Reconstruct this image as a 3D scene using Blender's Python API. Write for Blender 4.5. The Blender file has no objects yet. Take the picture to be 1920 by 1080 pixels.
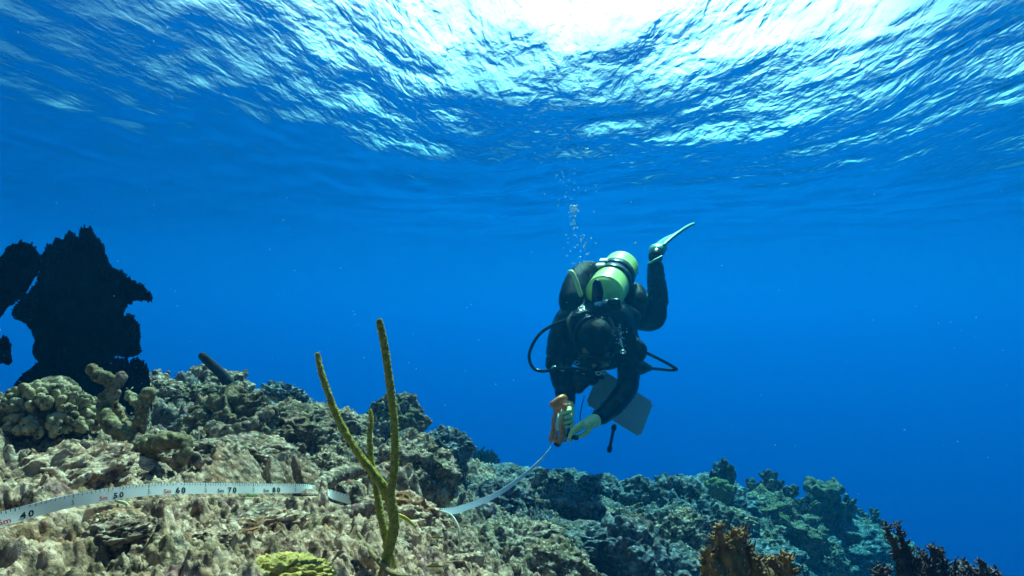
import bpy, bmesh, math, random
import numpy as np
from mathutils import Vector, Matrix, Euler

S = bpy.context.scene
C = S.collection
R = math.radians

# ------------------------------------------------------------------ camera
F_PX = 1251.0                       # focal length in pixels of a 1920 wide frame
PITCH = R(2.7)
cam_d = bpy.data.cameras.new("camera")
cam_d.sensor_width = 36.0
cam_d.lens = 36.0 * F_PX / 1920.0
cam_d.clip_start = 0.02
cam_d.clip_end = 1000.0
cam = bpy.data.objects.new("camera", cam_d)
cam.rotation_euler = (R(90) + PITCH, 0, 0)
C.objects.link(cam)
S.camera = cam

FWD = np.array((0, math.cos(PITCH), math.sin(PITCH)))
UPV = np.array((0, -math.sin(PITCH), math.cos(PITCH)))
RGT = np.array((1.0, 0, 0))


def at(x, y, d):
    """world point seen at photo pixel (x, y) at distance d along the view axis"""
    return d * (FWD + RGT * (x - 960) / F_PX - UPV * (y - 540) / F_PX)


# ------------------------------------------------------------------ sky, sun, exposure
SUN_EL, SUN_AZ = R(57), R(16)       # azimuth measured from +Y towards +X
w = bpy.data.worlds.new("World")
S.world = w
w.use_nodes = True
nt = w.node_tree
sky = nt.nodes.new("ShaderNodeTexSky")
sky.sky_type = 'NISHITA'
sky.sun_disc = False
sky.sun_elevation = SUN_EL
sky.sun_rotation = SUN_AZ
bg = nt.nodes["Background"]
# bright cloud added to the sky so the water surface shows white
_tc = nt.nodes.new("ShaderNodeTexCoord")
_cn = nt.nodes.new("ShaderNodeTexNoise")
_cn.inputs['Scale'].default_value = 2.6
_cn.inputs['Detail'].default_value = 7.0
nt.links.new(_tc.outputs['Generated'], _cn.inputs['Vector'])
_cr = nt.nodes.new("ShaderNodeMapRange")
_cr.interpolation_type = 'SMOOTHSTEP'
_cr.inputs['From Min'].default_value = 0.34
_cr.inputs['From Max'].default_value = 0.54
nt.links.new(_cn.outputs[0], _cr.inputs['Value'])
_cm = nt.nodes.new("ShaderNodeMix")
_cm.data_type = 'RGBA'
# the added cloud is kept low, to hold down light from overhead
_sx = nt.nodes.new("ShaderNodeSeparateXYZ")
nt.links.new(_tc.outputs['Generated'], _sx.inputs[0])
_ce = nt.nodes.new("ShaderNodeMapRange")
_ce.interpolation_type = 'SMOOTHSTEP'
_ce.inputs['From Min'].default_value = 0.62
_ce.inputs['From Max'].default_value = 0.46
nt.links.new(_sx.outputs[2], _ce.inputs['Value'])
_cx = nt.nodes.new("ShaderNodeMath")
_cx.operation = 'MULTIPLY'
nt.links.new(_cr.outputs[0], _cx.inputs[0])
nt.links.new(_ce.outputs[0], _cx.inputs[1])
# and only ahead and right: whitens that surface, keeps fill light off the fronts
_cd = nt.nodes.new("ShaderNodeVectorMath")
_cd.operation = 'DOT_PRODUCT'
nt.links.new(_tc.outputs['Generated'], _cd.inputs[0])
_cd.inputs[1].default_value = (math.sin(R(14)), math.cos(R(14)), 0)
_ca = nt.nodes.new("ShaderNodeMapRange")
_ca.interpolation_type = 'SMOOTHSTEP'
_ca.inputs['From Min'].default_value = 0.50
_ca.inputs['From Max'].default_value = 0.84
nt.links.new(_cd.outputs['Value'], _ca.inputs['Value'])
_cy = nt.nodes.new("ShaderNodeMath")
_cy.operation = 'MULTIPLY'
nt.links.new(_cx.outputs[0], _cy.inputs[0])
nt.links.new(_ca.outputs[0], _cy.inputs[1])
nt.links.new(_cy.outputs[0], _cm.inputs[0])
nt.links.new(sky.outputs[0], _cm.inputs[6])
_cm.inputs[7].default_value = (40.0, 37.0, 35.0, 1)
nt.links.new(_cm.outputs[2], bg.inputs[0])
bg.inputs[1].default_value = 0.05

sd = bpy.data.lights.new("sun", 'SUN')
sd.energy = 5.0
sd.angle = R(0.6)
sd.color = (1.0, 0.81, 0.63)
sun = bpy.data.objects.new("sun", sd)
C.objects.link(sun)
sdir = Vector((math.sin(SUN_AZ) * math.cos(SUN_EL), math.cos(SUN_AZ) * math.cos(SUN_EL), math.sin(SUN_EL)))
sun.rotation_euler = sdir.to_track_quat('Z', 'Y').to_euler()
sun.location = sdir * 50

S.view_settings.view_transform = 'Standard'
S.view_settings.look = 'None'
S.view_settings.gamma = 1.0
S.view_settings.exposure = 1.66
S.render.engine = 'CYCLES'
cy = S.cycles
cy.max_bounces = 10
cy.diffuse_bounces = 3
cy.glossy_bounces = 3
cy.transmission_bounces = 6
cy.volume_bounces = 4
cy.transparent_max_bounces = 8
cy.caustics_reflective = False
cy.caustics_refractive = False
cy.sample_clamp_indirect = 4.0
cy.use_denoising = True
cy.denoiser = 'OPENIMAGEDENOISE'

WATER_Z = 1.75                      # the sea surface above the camera


# ------------------------------------------------------------------ numpy noise
def _hash2(ix, iy, seed):
    h = (ix.astype(np.int64) * 374761393 + iy.astype(np.int64) * 668265263 + seed * 974634777) & 0x7fffffff
    h = ((h ^ (h >> 13)) * 1274126177) & 0x7fffffff
    return h ^ (h >> 16)


def _hash3(ix, iy, iz, seed):
    h = (ix.astype(np.int64) * 374761393 + iy.astype(np.int64) * 668265263 + iz.astype(np.int64) * 2147483647 // 3
         + iz.astype(np.int64) * 40503 + seed * 974634777) & 0x7fffffff
    h = ((h ^ (h >> 13)) * 1274126177) & 0x7fffffff
    return h ^ (h >> 16)


def n3(p, seed=0):
    """value-gradient noise, p (N,3) -> about -1..1"""
    i = np.floor(p).astype(np.int64)
    f = p - i
    u = f * f * f * (f * (f * 6 - 15) + 10)
    out = np.zeros(len(p))
    for dx in (0, 1):
        wx = u[:, 0] if dx else 1 - u[:, 0]
        for dy in (0, 1):
            wy = u[:, 1] if dy else 1 - u[:, 1]
            for dz in (0, 1):
                wz = u[:, 2] if dz else 1 - u[:, 2]
                h = _hash3(i[:, 0] + dx, i[:, 1] + dy, i[:, 2] + dz, seed)
                gx = (h & 255) / 127.5 - 1
                gy = ((h >> 8) & 255) / 127.5 - 1
                gz = ((h >> 16) & 255) / 127.5 - 1
                out += wx * wy * wz * (gx * (f[:, 0] - dx) + gy * (f[:, 1] - dy) + gz * (f[:, 2] - dz))
    return out * 1.6


def fbm(p, oct=4, seed=0, gain=0.5, ridged=False):
    a, s, t = 1.0, np.zeros(len(p)), 0.0
    for k in range(oct):
        v = n3(p * (2.03 ** k), seed + k * 17)
        if ridged:
            v = 1 - 2 * np.abs(v)
        s += a * v
        t += a
        a *= gain
    return s / t


def worley(p, seed=0):
    """distance to the nearest scattered point, p (N,3)"""
    i = np.floor(p).astype(np.int64)
    best = np.full(len(p), 9.0)
    for dx in (-1, 0, 1):
        for dy in (-1, 0, 1):
            for dz in (-1, 0, 1):
                c = i + (dx, dy, dz)
                h = _hash3(c[:, 0], c[:, 1], c[:, 2], seed)
                q = np.stack(((h & 1023) / 1023., ((h >> 10) & 1023) / 1023., ((h >> 20) & 1023) / 1023.), 1)
                d = ((c + q - p) ** 2).sum(1)
                best = np.minimum(best, d)
    return np.sqrt(best)


def knobs(p, seed=0):
    """rounded bumps, 0..1"""
    return np.clip(1 - worley(p, seed) ** 2 * 1.6, 0, 1)


# ------------------------------------------------------------------ object helpers
def tag(o, label=None, cat=None, group=None, kind=None):
    if label: o['label'] = label
    if cat: o['category'] = cat
    if group: o['group'] = group
    if kind: o['kind'] = kind
    return o


def link(name, me, mat=None, parent=None):
    o = bpy.data.objects.new(name, me)
    C.objects.link(o)
    if mat and me is not None:
        me.materials.clear()
        me.materials.append(mat)
    if parent:
        o.parent = parent
    return o


def empty(name, loc=(0, 0, 0), rot=(0, 0, 0), scale=1.0):
    o = bpy.data.objects.new(name, None)
    o.empty_display_size = 0.05
    o.location = loc
    o.rotation_euler = rot
    o.scale = (scale,) * 3
    C.objects.link(o)
    return o


def copy_tree(o, parent=None):
    c = o.copy()
    C.objects.link(c)
    if parent:
        c.parent = parent
    for ch in [x for x in bpy.data.objects if x.parent == o]:
        copy_tree(ch, c)
    return c


def mesh_np(name, V, F, smooth=True):
    me = bpy.data.meshes.new(name)
    V = np.asarray(V, dtype=np.float32)
    F = np.asarray(F, dtype=np.int32)
    k = F.shape[1]
    me.vertices.add(len(V))
    me.vertices.foreach_set("co", V.ravel())
    me.loops.add(F.size)
    me.loops.foreach_set("vertex_index", F.ravel())
    me.polygons.add(len(F))
    me.polygons.foreach_set("loop_start", np.arange(0, F.size, k, dtype=np.int32))
    me.polygons.foreach_set("use_smooth", np.full(len(F), smooth, dtype=bool))
    me.update(calc_edges=True)
    return me


def grid_faces(nu, nv, wrap_u=False):
    i, j = np.meshgrid(np.arange(nu - (0 if wrap_u else 1)), np.arange(nv - 1), indexing='ij')
    i2 = (i + 1) % nu
    return np.stack((i * nv + j, i2 * nv + j, i2 * nv + j + 1, i * nv + j + 1), -1).reshape(-1, 4)


def from_bm(name, bm, smooth=True):
    me = bpy.data.meshes.new(name)
    bm.to_mesh(me)
    bm.free()
    if smooth:
        me.polygons.foreach_set("use_smooth", np.full(len(me.polygons), True))
    return me


def verts_of(me):
    a = np.empty(len(me.vertices) * 3, dtype=np.float32)
    me.vertices.foreach_get("co", a)
    return a.reshape(-1, 3).astype(np.float64)


def set_verts(me, V):
    me.vertices.foreach_set("co", np.asarray(V, dtype=np.float32).ravel())
    me.update()


def normals_of(me):
    a = np.empty(len(me.vertices) * 3, dtype=np.float32)
    me.vertices.foreach_get("normal", a)
    return a.reshape(-1, 3).astype(np.float64)


def smooth_path(P, n):
    """Catmull-Rom through points (with any number of columns)"""
    P = np.asarray(P, dtype=float)
    if len(P) == 2:
        t = np.linspace(0, 1, n)[:, None]
        return P[0] * (1 - t) + P[1] * t
    Q = np.vstack((2 * P[0] - P[1], P, 2 * P[-1] - P[-2]))
    ts = np.linspace(0, len(P) - 1 - 1e-6, n)
    k = ts.astype(int)
    t = (ts - k)[:, None]
    a, b, c, d = Q[k], Q[k + 1], Q[k + 2], Q[k + 3]
    return 0.5 * ((2 * b) + (c - a) * t + (2 * a - 5 * b + 4 * c - d) * t * t + (3 * b - a - 3 * c + d) * t ** 3)


def frames(P):
    """parallel-transport frames along a polyline"""
    T = np.gradient(P, axis=0)
    T /= np.linalg.norm(T, axis=1)[:, None] + 1e-12
    N = np.zeros_like(T)
    ref = np.array((0, 0, 1.0)) if abs(T[0][2]) < 0.9 else np.array((1.0, 0, 0))
    n = ref - T[0] * ref.dot(T[0])
    N[0] = n / np.linalg.norm(n)
    for k in range(1, len(P)):
        n = N[k - 1] - T[k] * N[k - 1].dot(T[k])
        N[k] = n / (np.linalg.norm(n) + 1e-12)
    return T, N, np.cross(T, N)


def tube_arrays(P, rad, nseg=10, cap=True, squash=1.0):
    P = np.asarray(P, dtype=float)
    rad = np.broadcast_to(np.asarray(rad, dtype=float), (len(P),)).copy()
    if cap:                                             # rounded ends
        T = np.gradient(P, axis=0)
        T /= np.linalg.norm(T, axis=1)[:, None] + 1e-12
        e = []
        er = []
        for k, sgn in ((0, -1), (-1, 1)):
            pts, rs = [], []
            for a in (0.55, 0.85, 0.98):
                pts.append(P[k] + sgn * T[k] * rad[k] * a)
                rs.append(rad[k] * math.sqrt(max(1 - a * a, 0.0004)))
            e.append(pts)
            er.append(rs)
        P = np.vstack((e[0][::-1], P, e[1]))
        rad = np.concatenate((er[0][::-1], rad, er[1]))
    T, N, B = frames(P)
    a = np.linspace(0, 2 * np.pi, nseg, endpoint=False)
    V = P[:, None, :] + rad[:, None, None] * (np.cos(a)[None, :, None] * N[:, None, :] + squash * np.sin(a)[None, :, None] * B[:, None, :])
    nP = len(P)
    i, j = np.meshgrid(np.arange(nP - 1), np.arange(nseg), indexing='ij')
    j2 = (j + 1) % nseg
    Fq = np.stack((i * nseg + j, i * nseg + j2, (i + 1) * nseg + j2, (i + 1) * nseg + j), -1).reshape(-1, 4)
    return V.reshape(-1, 3), Fq


class MB:
    """collects quads from several arrays into one mesh"""
    def __init__(s):
        s.V, s.F, s.n = [], [], 0

    def add(s, V, F):
        s.V.append(np.asarray(V, float))
        s.F.append(np.asarray(F) + s.n)
        s.n += len(V)
        return s

    def tube(s, P, rad, nseg=10, n=None, cap=True, squash=1.0):
        P = np.asarray(P, float)
        if n:
            if np.ndim(rad):
                Q = smooth_path(np.column_stack((P, rad)), n)
                P, rad = Q[:, :3], np.maximum(Q[:, 3], 1e-4)
            else:
                P = smooth_path(P, n)
        return s.add(*tube_arrays(P, rad, nseg, cap, squash))

    def box(s, c, half, rot=None):
        k = np.array([(x, y, z) for x in (-1, 1) for y in (-1, 1) for z in (-1, 1)], float) * half
        if rot is not None:
            k = k @ np.asarray(rot).T
        f = [(0, 1, 3, 2), (4, 6, 7, 5), (0, 4, 5, 1), (2, 3, 7, 6), (0, 2, 6, 4), (1, 5, 7, 3)]
        return s.add(k + np.asarray(c), f)

    def mesh(s, name, smooth=True):
        return mesh_np(name, np.vstack(s.V), np.vstack(s.F), smooth)


def smoothstep(a, b, x):
    t = np.clip((x - a) / (b - a), 0, 1)
    return t * t * (3 - 2 * t)


# ------------------------------------------------------------------ materials
def new_mat(name):
    m = bpy.data.materials.new(name)
    m.use_nodes = True
    t = m.node_tree
    return m, t, t.nodes["Principled BSDF"]


def node(t, kind, **kw):
    n = t.nodes.new(kind)
    for k, v in kw.items():
        if k.startswith('in_'):
            n.inputs[int(k[3:]) if k[3:].isdigit() else k[3:].replace('_', ' ')].default_value = v
        else:
            setattr(n, k, v)
    return n


def ramp(t, stops, src=None, interp='LINEAR'):
    n = t.nodes.new('ShaderNodeValToRGB')
    cr = n.color_ramp
    cr.interpolation = interp
    while len(cr.elements) < len(stops):
        cr.elements.new(0.5)
    for e, (p, c) in zip(cr.elements, stops):
        e.position = p
        e.color = (c, c, c, 1) if not hasattr(c, '__len__') else (*c, 1)
    if src is not None:
        t.links.new(src, n.inputs[0])
    return n


def mix(t, fac, a, b):
    n = t.nodes.new('ShaderNodeMix')
    n.data_type = 'RGBA'
    for s, v in ((0, fac), (6, a), (7, b)):
        if hasattr(v, 'links'):
            t.links.new(v, n.inputs[s])
        else:
            n.inputs[s].default_value = v if not hasattr(v, '__len__') else (*v, 1)
    return n.outputs[2]


def plain(name, col, rough=0.5, spec=0.5, bump=None, var=0.0, vscale=20.0, metal=0.0, coat=0.0):
    m, t, b = new_mat(name)
    b.inputs['Roughness'].default_value = rough
    b.inputs['Specular IOR Level'].default_value = spec
    b.inputs['Metallic'].default_value = metal
    b.inputs['Coat Weight'].default_value = coat
    b.inputs['Base Color'].default_value = (*col, 1)
    tc = node(t, 'ShaderNodeTexCoord')
    if var:
        nz = node(t, 'ShaderNodeTexNoise', in_Scale=vscale, in_Detail=6.0)
        t.links.new(tc.outputs['Object'], nz.inputs['Vector'])
        lo = tuple(max(c * (1 - var), 0) for c in col)
        hi = tuple(min(c * (1 + var), 1) for c in col)
        r = ramp(t, [(0.3, lo), (0.7, hi)], nz.outputs[0])
        t.links.new(r.outputs[0], b.inputs['Base Color'])
    if bump:
        nz = node(t, 'ShaderNodeTexNoise', in_Scale=bump[0], in_Detail=5.0)
        t.links.new(tc.outputs['Object'], nz.inputs['Vector'])
        bp = node(t, 'ShaderNodeBump', in_Strength=1.0, in_Distance=bump[1])
        t.links.new(nz.outputs[0], bp.inputs['Height'])
        t.links.new(bp.outputs[0], b.inputs['Normal'])
    return m

# ================================================================== the sea: volume, surface, sea bed
def build_haze():
    m = bpy.data.materials.new("sea_water_volume")
    m.use_nodes = True
    t = m.node_tree
    t.nodes.remove(t.nodes["Principled BSDF"])
    pv = node(t, 'ShaderNodeVolumePrincipled')
    rho = VOL_RHO
    st, ss = VOL_T, VOL_S
    col = [s / rho for s in ss]
    ab = [max(0.0, 1 - (a - s) / (rho * (1 - c))) ** 2 for a, s, c in zip(st, ss, col)]
    pv.inputs['Color'].default_value = (*col, 1)
    pv.inputs['Absorption Color'].default_value = (*ab, 1)
    pv.inputs['Density'].default_value = rho
    pv.inputs['Anisotropy'].default_value = VOL_G
    t.links.new(pv.outputs[0], t.nodes["Material Output"].inputs['Volume'])
    b = MB().box((0, 0, (WATER_Z + 0.4 - 31) / 2), (220, 220, (WATER_Z + 0.4 + 31) / 2))
    o = link("haze", b.mesh("haze", False), m)
    tag(o, kind='stuff')


VOL_RHO = 0.25
VOL_T = (0.26, 0.040, 0.029)         # extinction per metre
VOL_S = (0.00005, 0.0046, 0.0126)       # scattering per metre
VOL_G = 0.42
build_haze()


def build_surface():
    az = np.concatenate((np.linspace(-np.pi, -1.0, 60, endpoint=False), np.linspace(-1.0, 1.0, 700), np.linspace(1.0, np.pi, 60)[1:-1]))
    r = np.concatenate(([0.02], np.geomspace(0.4, 2.0, 30, endpoint=False), np.geomspace(2.0, 24, 420, endpoint=False), np.geomspace(24, 205, 70)))
    A, Rr = np.meshgrid(az, r, indexing='ij')
    X, Y = (Rr * np.sin(A)).ravel(), (Rr * np.cos(A)).ravel()
    rad = Rr.ravel()
    z = np.zeros_like(X)
    rng = np.random.RandomState(5)
    fade = 1 / (1 + (rad / 8.5) ** 2)
    azim = np.degrees(np.arctan2(X, Y))
    calm = 0.45 + 0.55 * smoothstep(-22, -6, azim)      # the left of the bay is calmer
    # one broad swell that drops away ahead, right of the middle
    z -= 0.28 * smoothstep(2.4, 4.7, rad) * (1 - smoothstep(4.9, 14, rad)) * smoothstep(-16, -4, azim) * (1 - smoothstep(24, 42, azim))
    z += 0.24 * smoothstep(2.6, 5.0, rad) * (1 - smoothstep(8, 16, rad)) * (1 - smoothstep(-27, -12, azim)) * smoothstep(-95, -60, azim)
    # long swell and chop from several directions
    for lam, slope, n in ((2.6, 0.085, 5), (1.1, 0.085, 6), (0.5, 0.085, 7)):
        for k in range(n):
            th = rng.normal(0.25, 0.75)
            kx, ky = math.cos(th), math.sin(th)
            l = lam * rng.uniform(0.7, 1.4)
            a = slope * l / (2 * np.pi) / math.sqrt(n) * 1.5
            warp = 0.6 * fbm(np.stack((X / lam / 2, Y / lam / 2, np.full_like(X, k * 3.1)), 1), 2, 40 + k)
            f2 = fade * np.exp(-(rad * 0.004 / l) ** 2)
            if l > 0.8:
                a = a * calm
            z += a * f2 * np.sin(2 * np.pi * ((X * kx + Y * ky) / l + warp) + rng.uniform(0, 6.28))
    V = np.stack((X, Y, WATER_Z + z), 1)
    Fq = grid_faces(len(az), len(r), wrap_u=True)       # wound so that the faces look down, into the water
    me = mesh_np("water_surface", V, Fq)
    m = bpy.data.materials.new("water_surface")
    m.use_nodes = True
    t = m.node_tree
    t.nodes.remove(t.nodes["Principled BSDF"])
    L = t.links.new
    tc = node(t, 'ShaderNodeTexCoord')

    # calmer to the left and with distance
    sp = node(t, 'ShaderNodeSeparateXYZ')
    L(tc.outputs['Object'], sp.inputs[0])
    mx = node(t, 'ShaderNodeMapRange', interpolation_type='SMOOTHSTEP')
    for k_, v_ in (('From Min', -2.3), ('From Max', -0.5), ('To Min', 0.30), ('To Max', 1.0)):
        mx.inputs[k_].default_value = v_
    L(sp.outputs[0], mx.inputs['Value'])
    my = node(t, 'ShaderNodeMapRange', interpolation_type='SMOOTHSTEP')
    for k_, v_ in (('From Min', 4.6), ('From Max', 9.5), ('To Min', 1.0), ('To Max', 0.18)):
        my.inputs[k_].default_value = v_
    L(sp.outputs[1], my.inputs['Value'])
    amp = node(t, 'ShaderNodeMath', operation='MULTIPLY')
    L(mx.outputs[0], amp.inputs[0])
    L(my.outputs[0], amp.inputs[1])

    def rip(sx, sy, det, dist, prev=None, rot=0.0):
        mp = node(t, 'ShaderNodeMapping')
        mp.inputs['Scale'].default_value = (sx, sy, 1)
        mp.inputs['Rotation'].default_value = (0, 0, rot)
        L(tc.outputs['Object'], mp.inputs['Vector'])
        nz = node(t, 'ShaderNodeTexNoise', in_Scale=1.0, in_Detail=det, in_Roughness=0.45, in_Distortion=0.6)
        L(mp.outputs[0], nz.inputs['Vector'])
        bp = node(t, 'ShaderNodeBump', in_Strength=1.0, in_Distance=dist)
        L(nz.outputs[0], bp.inputs['Height'])
        dm = node(t, 'ShaderNodeMath', operation='MULTIPLY', in_1=dist)
        L(amp.outputs[0], dm.inputs[0])
        L(dm.outputs[0], bp.inputs['Distance'])
        if prev:
            L(prev.outputs[0], bp.inputs['Normal'])
        return bp
    b0 = rip(24.0, 13.0, 2.0, RIP[2], None, R(-8))
    b1 = rip(11.0, 4.5, 3.0, RIP[0], b0, R(12))
    b2 = rip(4.5, 3.2, 2.0, RIP[1], b1, R(-30))
    geo = node(t, 'ShaderNodeNewGeometry')
    dp = node(t, 'ShaderNodeVectorMath', operation='DOT_PRODUCT')
    L(b2.outputs[0], dp.inputs[0])
    L(geo.outputs['Incoming'], dp.inputs[1])
    ab = node(t, 'ShaderNodeMath', operation='ABSOLUTE')
    L(dp.outputs['Value'], ab.inputs[0])
    win = node(t, 'ShaderNodeMapRange', interpolation_type='SMOOTHSTEP')
    win.inputs['From Min'].default_value = WIN[0]
    win.inputs['From Max'].default_value = WIN[1]
    L(ab.outputs[0], win.inputs['Value'])
    gl = node(t, 'ShaderNodeBsdfGlossy', in_Roughness=0.05)
    gl.inputs['Color'].default_value = (0.98, 0.98, 0.98, 1)
    L(b2.outputs[0], gl.inputs['Normal'])
    tr = node(t, 'ShaderNodeBsdfTransparent')
    rf = node(t, 'ShaderNodeBsdfRefraction', in_Roughness=0.22, in_IOR=0.75)
    L(b2.outputs[0], rf.inputs['Normal'])
    m1 = node(t, 'ShaderNodeMixShader', in_0=0.2)
    L(tr.outputs[0], m1.inputs[1])
    L(rf.outputs[0], m1.inputs[2])
    m2 = node(t, 'ShaderNodeMixShader')
    L(win.outputs[0], m2.inputs[0])
    L(gl.outputs[0], m2.inputs[1])
    L(m1.outputs[0], m2.inputs[2])
    L(m2.outputs[0], t.nodes["Material Output"].inputs['Surface'])
    o = link("water", me, m)
    tag(o, kind='structure')


RIP = (0.026, 0.036, 0.007)
WIN = (0.29, 0.70)
build_surface()


def build_seabed():
    az = np.linspace(-np.pi, np.pi, 120, endpoint=False)
    r = np.concatenate(([0.05], np.geomspace(1, 215, 60)))
    A, Rr = np.meshgrid(az, r, indexing='ij')
    X, Y = (Rr * np.sin(A)).ravel(), (Rr * np.cos(A)).ravel()
    z = -28.0 + 0.6 * fbm(np.stack((X / 9, Y / 9, X * 0), 1), 3, 3)
    me = mesh_np("seabed", np.stack((X, Y, z), 1), grid_faces(len(az), len(r), True)[:, ::-1])
    m = plain("deep_sand", (0.30, 0.26, 0.18), 0.95, 0.1, var=0.3, vscale=2)
    tag(link("seabed", me, m), kind='structure')


build_seabed()

# ================================================================== the measuring tape
TAPE = [  # photo pixel, distance, (across-direction: right, up, away)
    (-60, 990, .675, (.14, .72, .68)), (45, 962, .715, (.14, .72, .68)), (130, 940, .77, (.14, .72, .68)), (215, 926, .83, (.10, .72, .68)), (270, 919, .87, (.05, .72, .68)), (335, 916, .92, (0, .74, .67)),
    (430, 916, 1.00, (0, .74, .67)), (515, 916, 1.08, (0, .76, .65)), (560, 916, 1.125, (0, .85, .5)), (590, 917, 1.15, (-.1, .4, .9)), (608, 921, 1.165, (-.3, .15, .95)), (622, 927, 1.18, (.1, .55, .8)),
    (645, 934, 1.21, (.2, .7, .7)), (692, 947, 1.27, (.2, .75, .6)), (760, 958, 1.36, (0, .6, .8)), (830, 960, 1.45, (0, .62, .78)), (880, 949, 1.6, (.05, .7, .7)), (940, 922, 1.85, (.16, .74, .64)),
    (990, 885, 2.15, (.26, .78, .55)), (1018, 858, 2.45, (.32, .82, .45)), (1034, 836, 2.68, (.3, .95, 0)), (1044, 812, 2.82, (.1, 1, 0)),
]
_tp = np.array([at(x, y, d) for x, y, d, _ in TAPE])
_tw = np.array([RGT * a[0] + UPV * a[1] + FWD * a[2] for *_, a in TAPE])
_NT = 900
_TP = smooth_path(np.column_stack((_tp, _tw)), _NT)
TP, TW = _TP[:, :3], _TP[:, 3:]
TT = np.gradient(TP, axis=0)
TT /= np.linalg.norm(TT, axis=1)[:, None]
TW = TW - TT * (TW * TT).sum(1)[:, None]
TW /= np.linalg.norm(TW, axis=1)[:, None]
TN = np.cross(TT, TW)
flip = np.sign((TN * -TP).sum(1))                       # the printed side looks towards the lens
TN = np.cross(TT, TW) * np.sign(np.median(flip))
TS = np.concatenate(([0], np.cumsum(np.linalg.norm(np.diff(TP, axis=0), axis=1))))
HALF = 0.0076


def on_tape(s, v, lift=0.0):
    """world points at arc length s, across v (-1..1), lifted off the printed face"""
    s, v = np.asarray(s, float), np.asarray(v, float)
    P = np.column_stack([np.interp(s, TS, TP[:, k]) for k in range(3)])
    W_ = np.column_stack([np.interp(s, TS, TW[:, k]) for k in range(3)])
    N_ = np.column_stack([np.interp(s, TS, TN[:, k]) for k in range(3)])
    return P + W_ * (v * HALF)[:, None] + N_ * np.broadcast_to(lift, s.shape)[:, None]


M_TAPE = plain("white_tape", (0.80, 0.80, 0.80), 0.35, 0.5)
M_INK = plain("black_ink", (0.012, 0.012, 0.014), 0.5, 0.3)
M_RED = plain("red_ink", (0.60, 0.02, 0.05), 0.5, 0.3)


def build_tape():
    root = empty("measuring_tape", TP[0])
    tag(root, "white measuring tape with black numbers draped over the reef up to the diver", "measuring tape")
    o = TP[0]
    prof = [(-1, -.0003), (-1, .0003), (1, .0003), (1, -.0003)]
    s = TS
    V = np.stack([on_tape(s, np.full(len(s), v), l) for v, l in prof], 1).reshape(-1, 3) - o
    n = len(s)
    i, j = np.meshgrid(np.arange(n - 1), np.arange(4), indexing='ij')
    j2 = (j + 1) % 4
    Fq = np.stack((i * 4 + j, i * 4 + j2, (i + 1) * 4 + j2, (i + 1) * 4 + j), -1).reshape(-1, 4)
    link("band", mesh_np("band", V, Fq, False), M_TAPE, root)
    # where the tens fall along the tape
    sx = 960 + F_PX * (TP @ RGT) / (TP @ FWD)
    k = np.argmax(sx > 600)
    S10 = np.interp([-62, 45, 218, 335, 432, 515, 594], sx[:k], TS[:k])   # 35, 40, 50 ... 90
    marks = np.array([34, 40, 50, 60, 70, 80, 90], float)

    def sof(c):
        return float(np.interp(c, marks, S10))
    mb = MB()
    c = 34.5
    while c < 89.6:
        five = abs(c / 5 - round(c / 5)) < .01
        whole = abs(c - round(c)) < .01
        ln = .62 if five else (.46 if whole else .32)
        s0 = sof(c)
        wd = .00040 if not five else .00055
        uv = [(-wd, 1 - ln), (wd, 1 - ln), (wd, .97), (-wd, .97)]
        if not (five and abs(c / 10 - round(c / 10)) < .01):
            mb.add(on_tape([s0 + a for a, _ in uv], [b for _, b in uv], .0006) - o, [(0, 1, 2, 3)])
        c += 0.5
    # the ticks carry on over the rest of the band
    sc = sof(90) + .02
    while sc < TS[-1] - .02:
        q = int(round(sc * 1000)) // 10
        ln = .55 if q % 5 == 0 else .4
        uv = [(-.0006, 1 - ln), (.0006, 1 - ln), (.0006, .97), (-.0006, .97)]
        mb.add(on_tape([sc + a for a, _ in uv], [b for _, b in uv], .0006) - o, [(0, 1, 2, 3)])
        sc += .01
    link("tick_marks", mb.mesh("tick_marks", False), M_INK, root)["kind"] = "stuff"

    def text(st, s_c, v_c, height, stretch, mat, name, bold=0.0, spacing=1.0):
        cu = bpy.data.curves.new("txt", 'FONT')
        cu.body = st
        cu.align_x, cu.align_y = 'CENTER', 'CENTER'
        cu.size = 1.0
        cu.offset = bold
        cu.space_character = spacing
        cu.resolution_u = 3
        ob = bpy.data.objects.new("txt", cu)
        C.objects.link(ob)
        dg = bpy.context.evaluated_depsgraph_get()
        me = bpy.data.meshes.new_from_object(ob.evaluated_get(dg))
        bpy.data.objects.remove(ob)
        V = verts_of(me)
        zc = (V[:, 1].max() + V[:, 1].min()) / 2
        hh = V[:, 1].max() - V[:, 1].min()
        ss = s_c + V[:, 0] / hh * height * 2 * HALF * stretch
        vv = v_c + (V[:, 1] - zc) / hh * height * 2
        set_verts(me, on_tape(ss, vv, .0007) - o)
        me.polygons.foreach_set("use_smooth", np.zeros(len(me.polygons), dtype=bool))
        link(name, me, mat, root)
    for c in (40, 50, 60, 70, 80, 90):
        f = 1.0 if c < 55 else 1.15
        text(str(c), sof(c) + .0028, -.30, .46 * f, 1.35, M_INK, "number", .035, 1.4)
        text("5m", sof(c) - .0190, -.42, .34, 1.35, M_RED if c < 65 else M_INK, "metre_mark", .02)
    for c in (45, 55, 65, 75, 85):
        text("5", sof(c), -.30, .36, 1.2, M_INK, "number", -.01)


build_tape()


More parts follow.
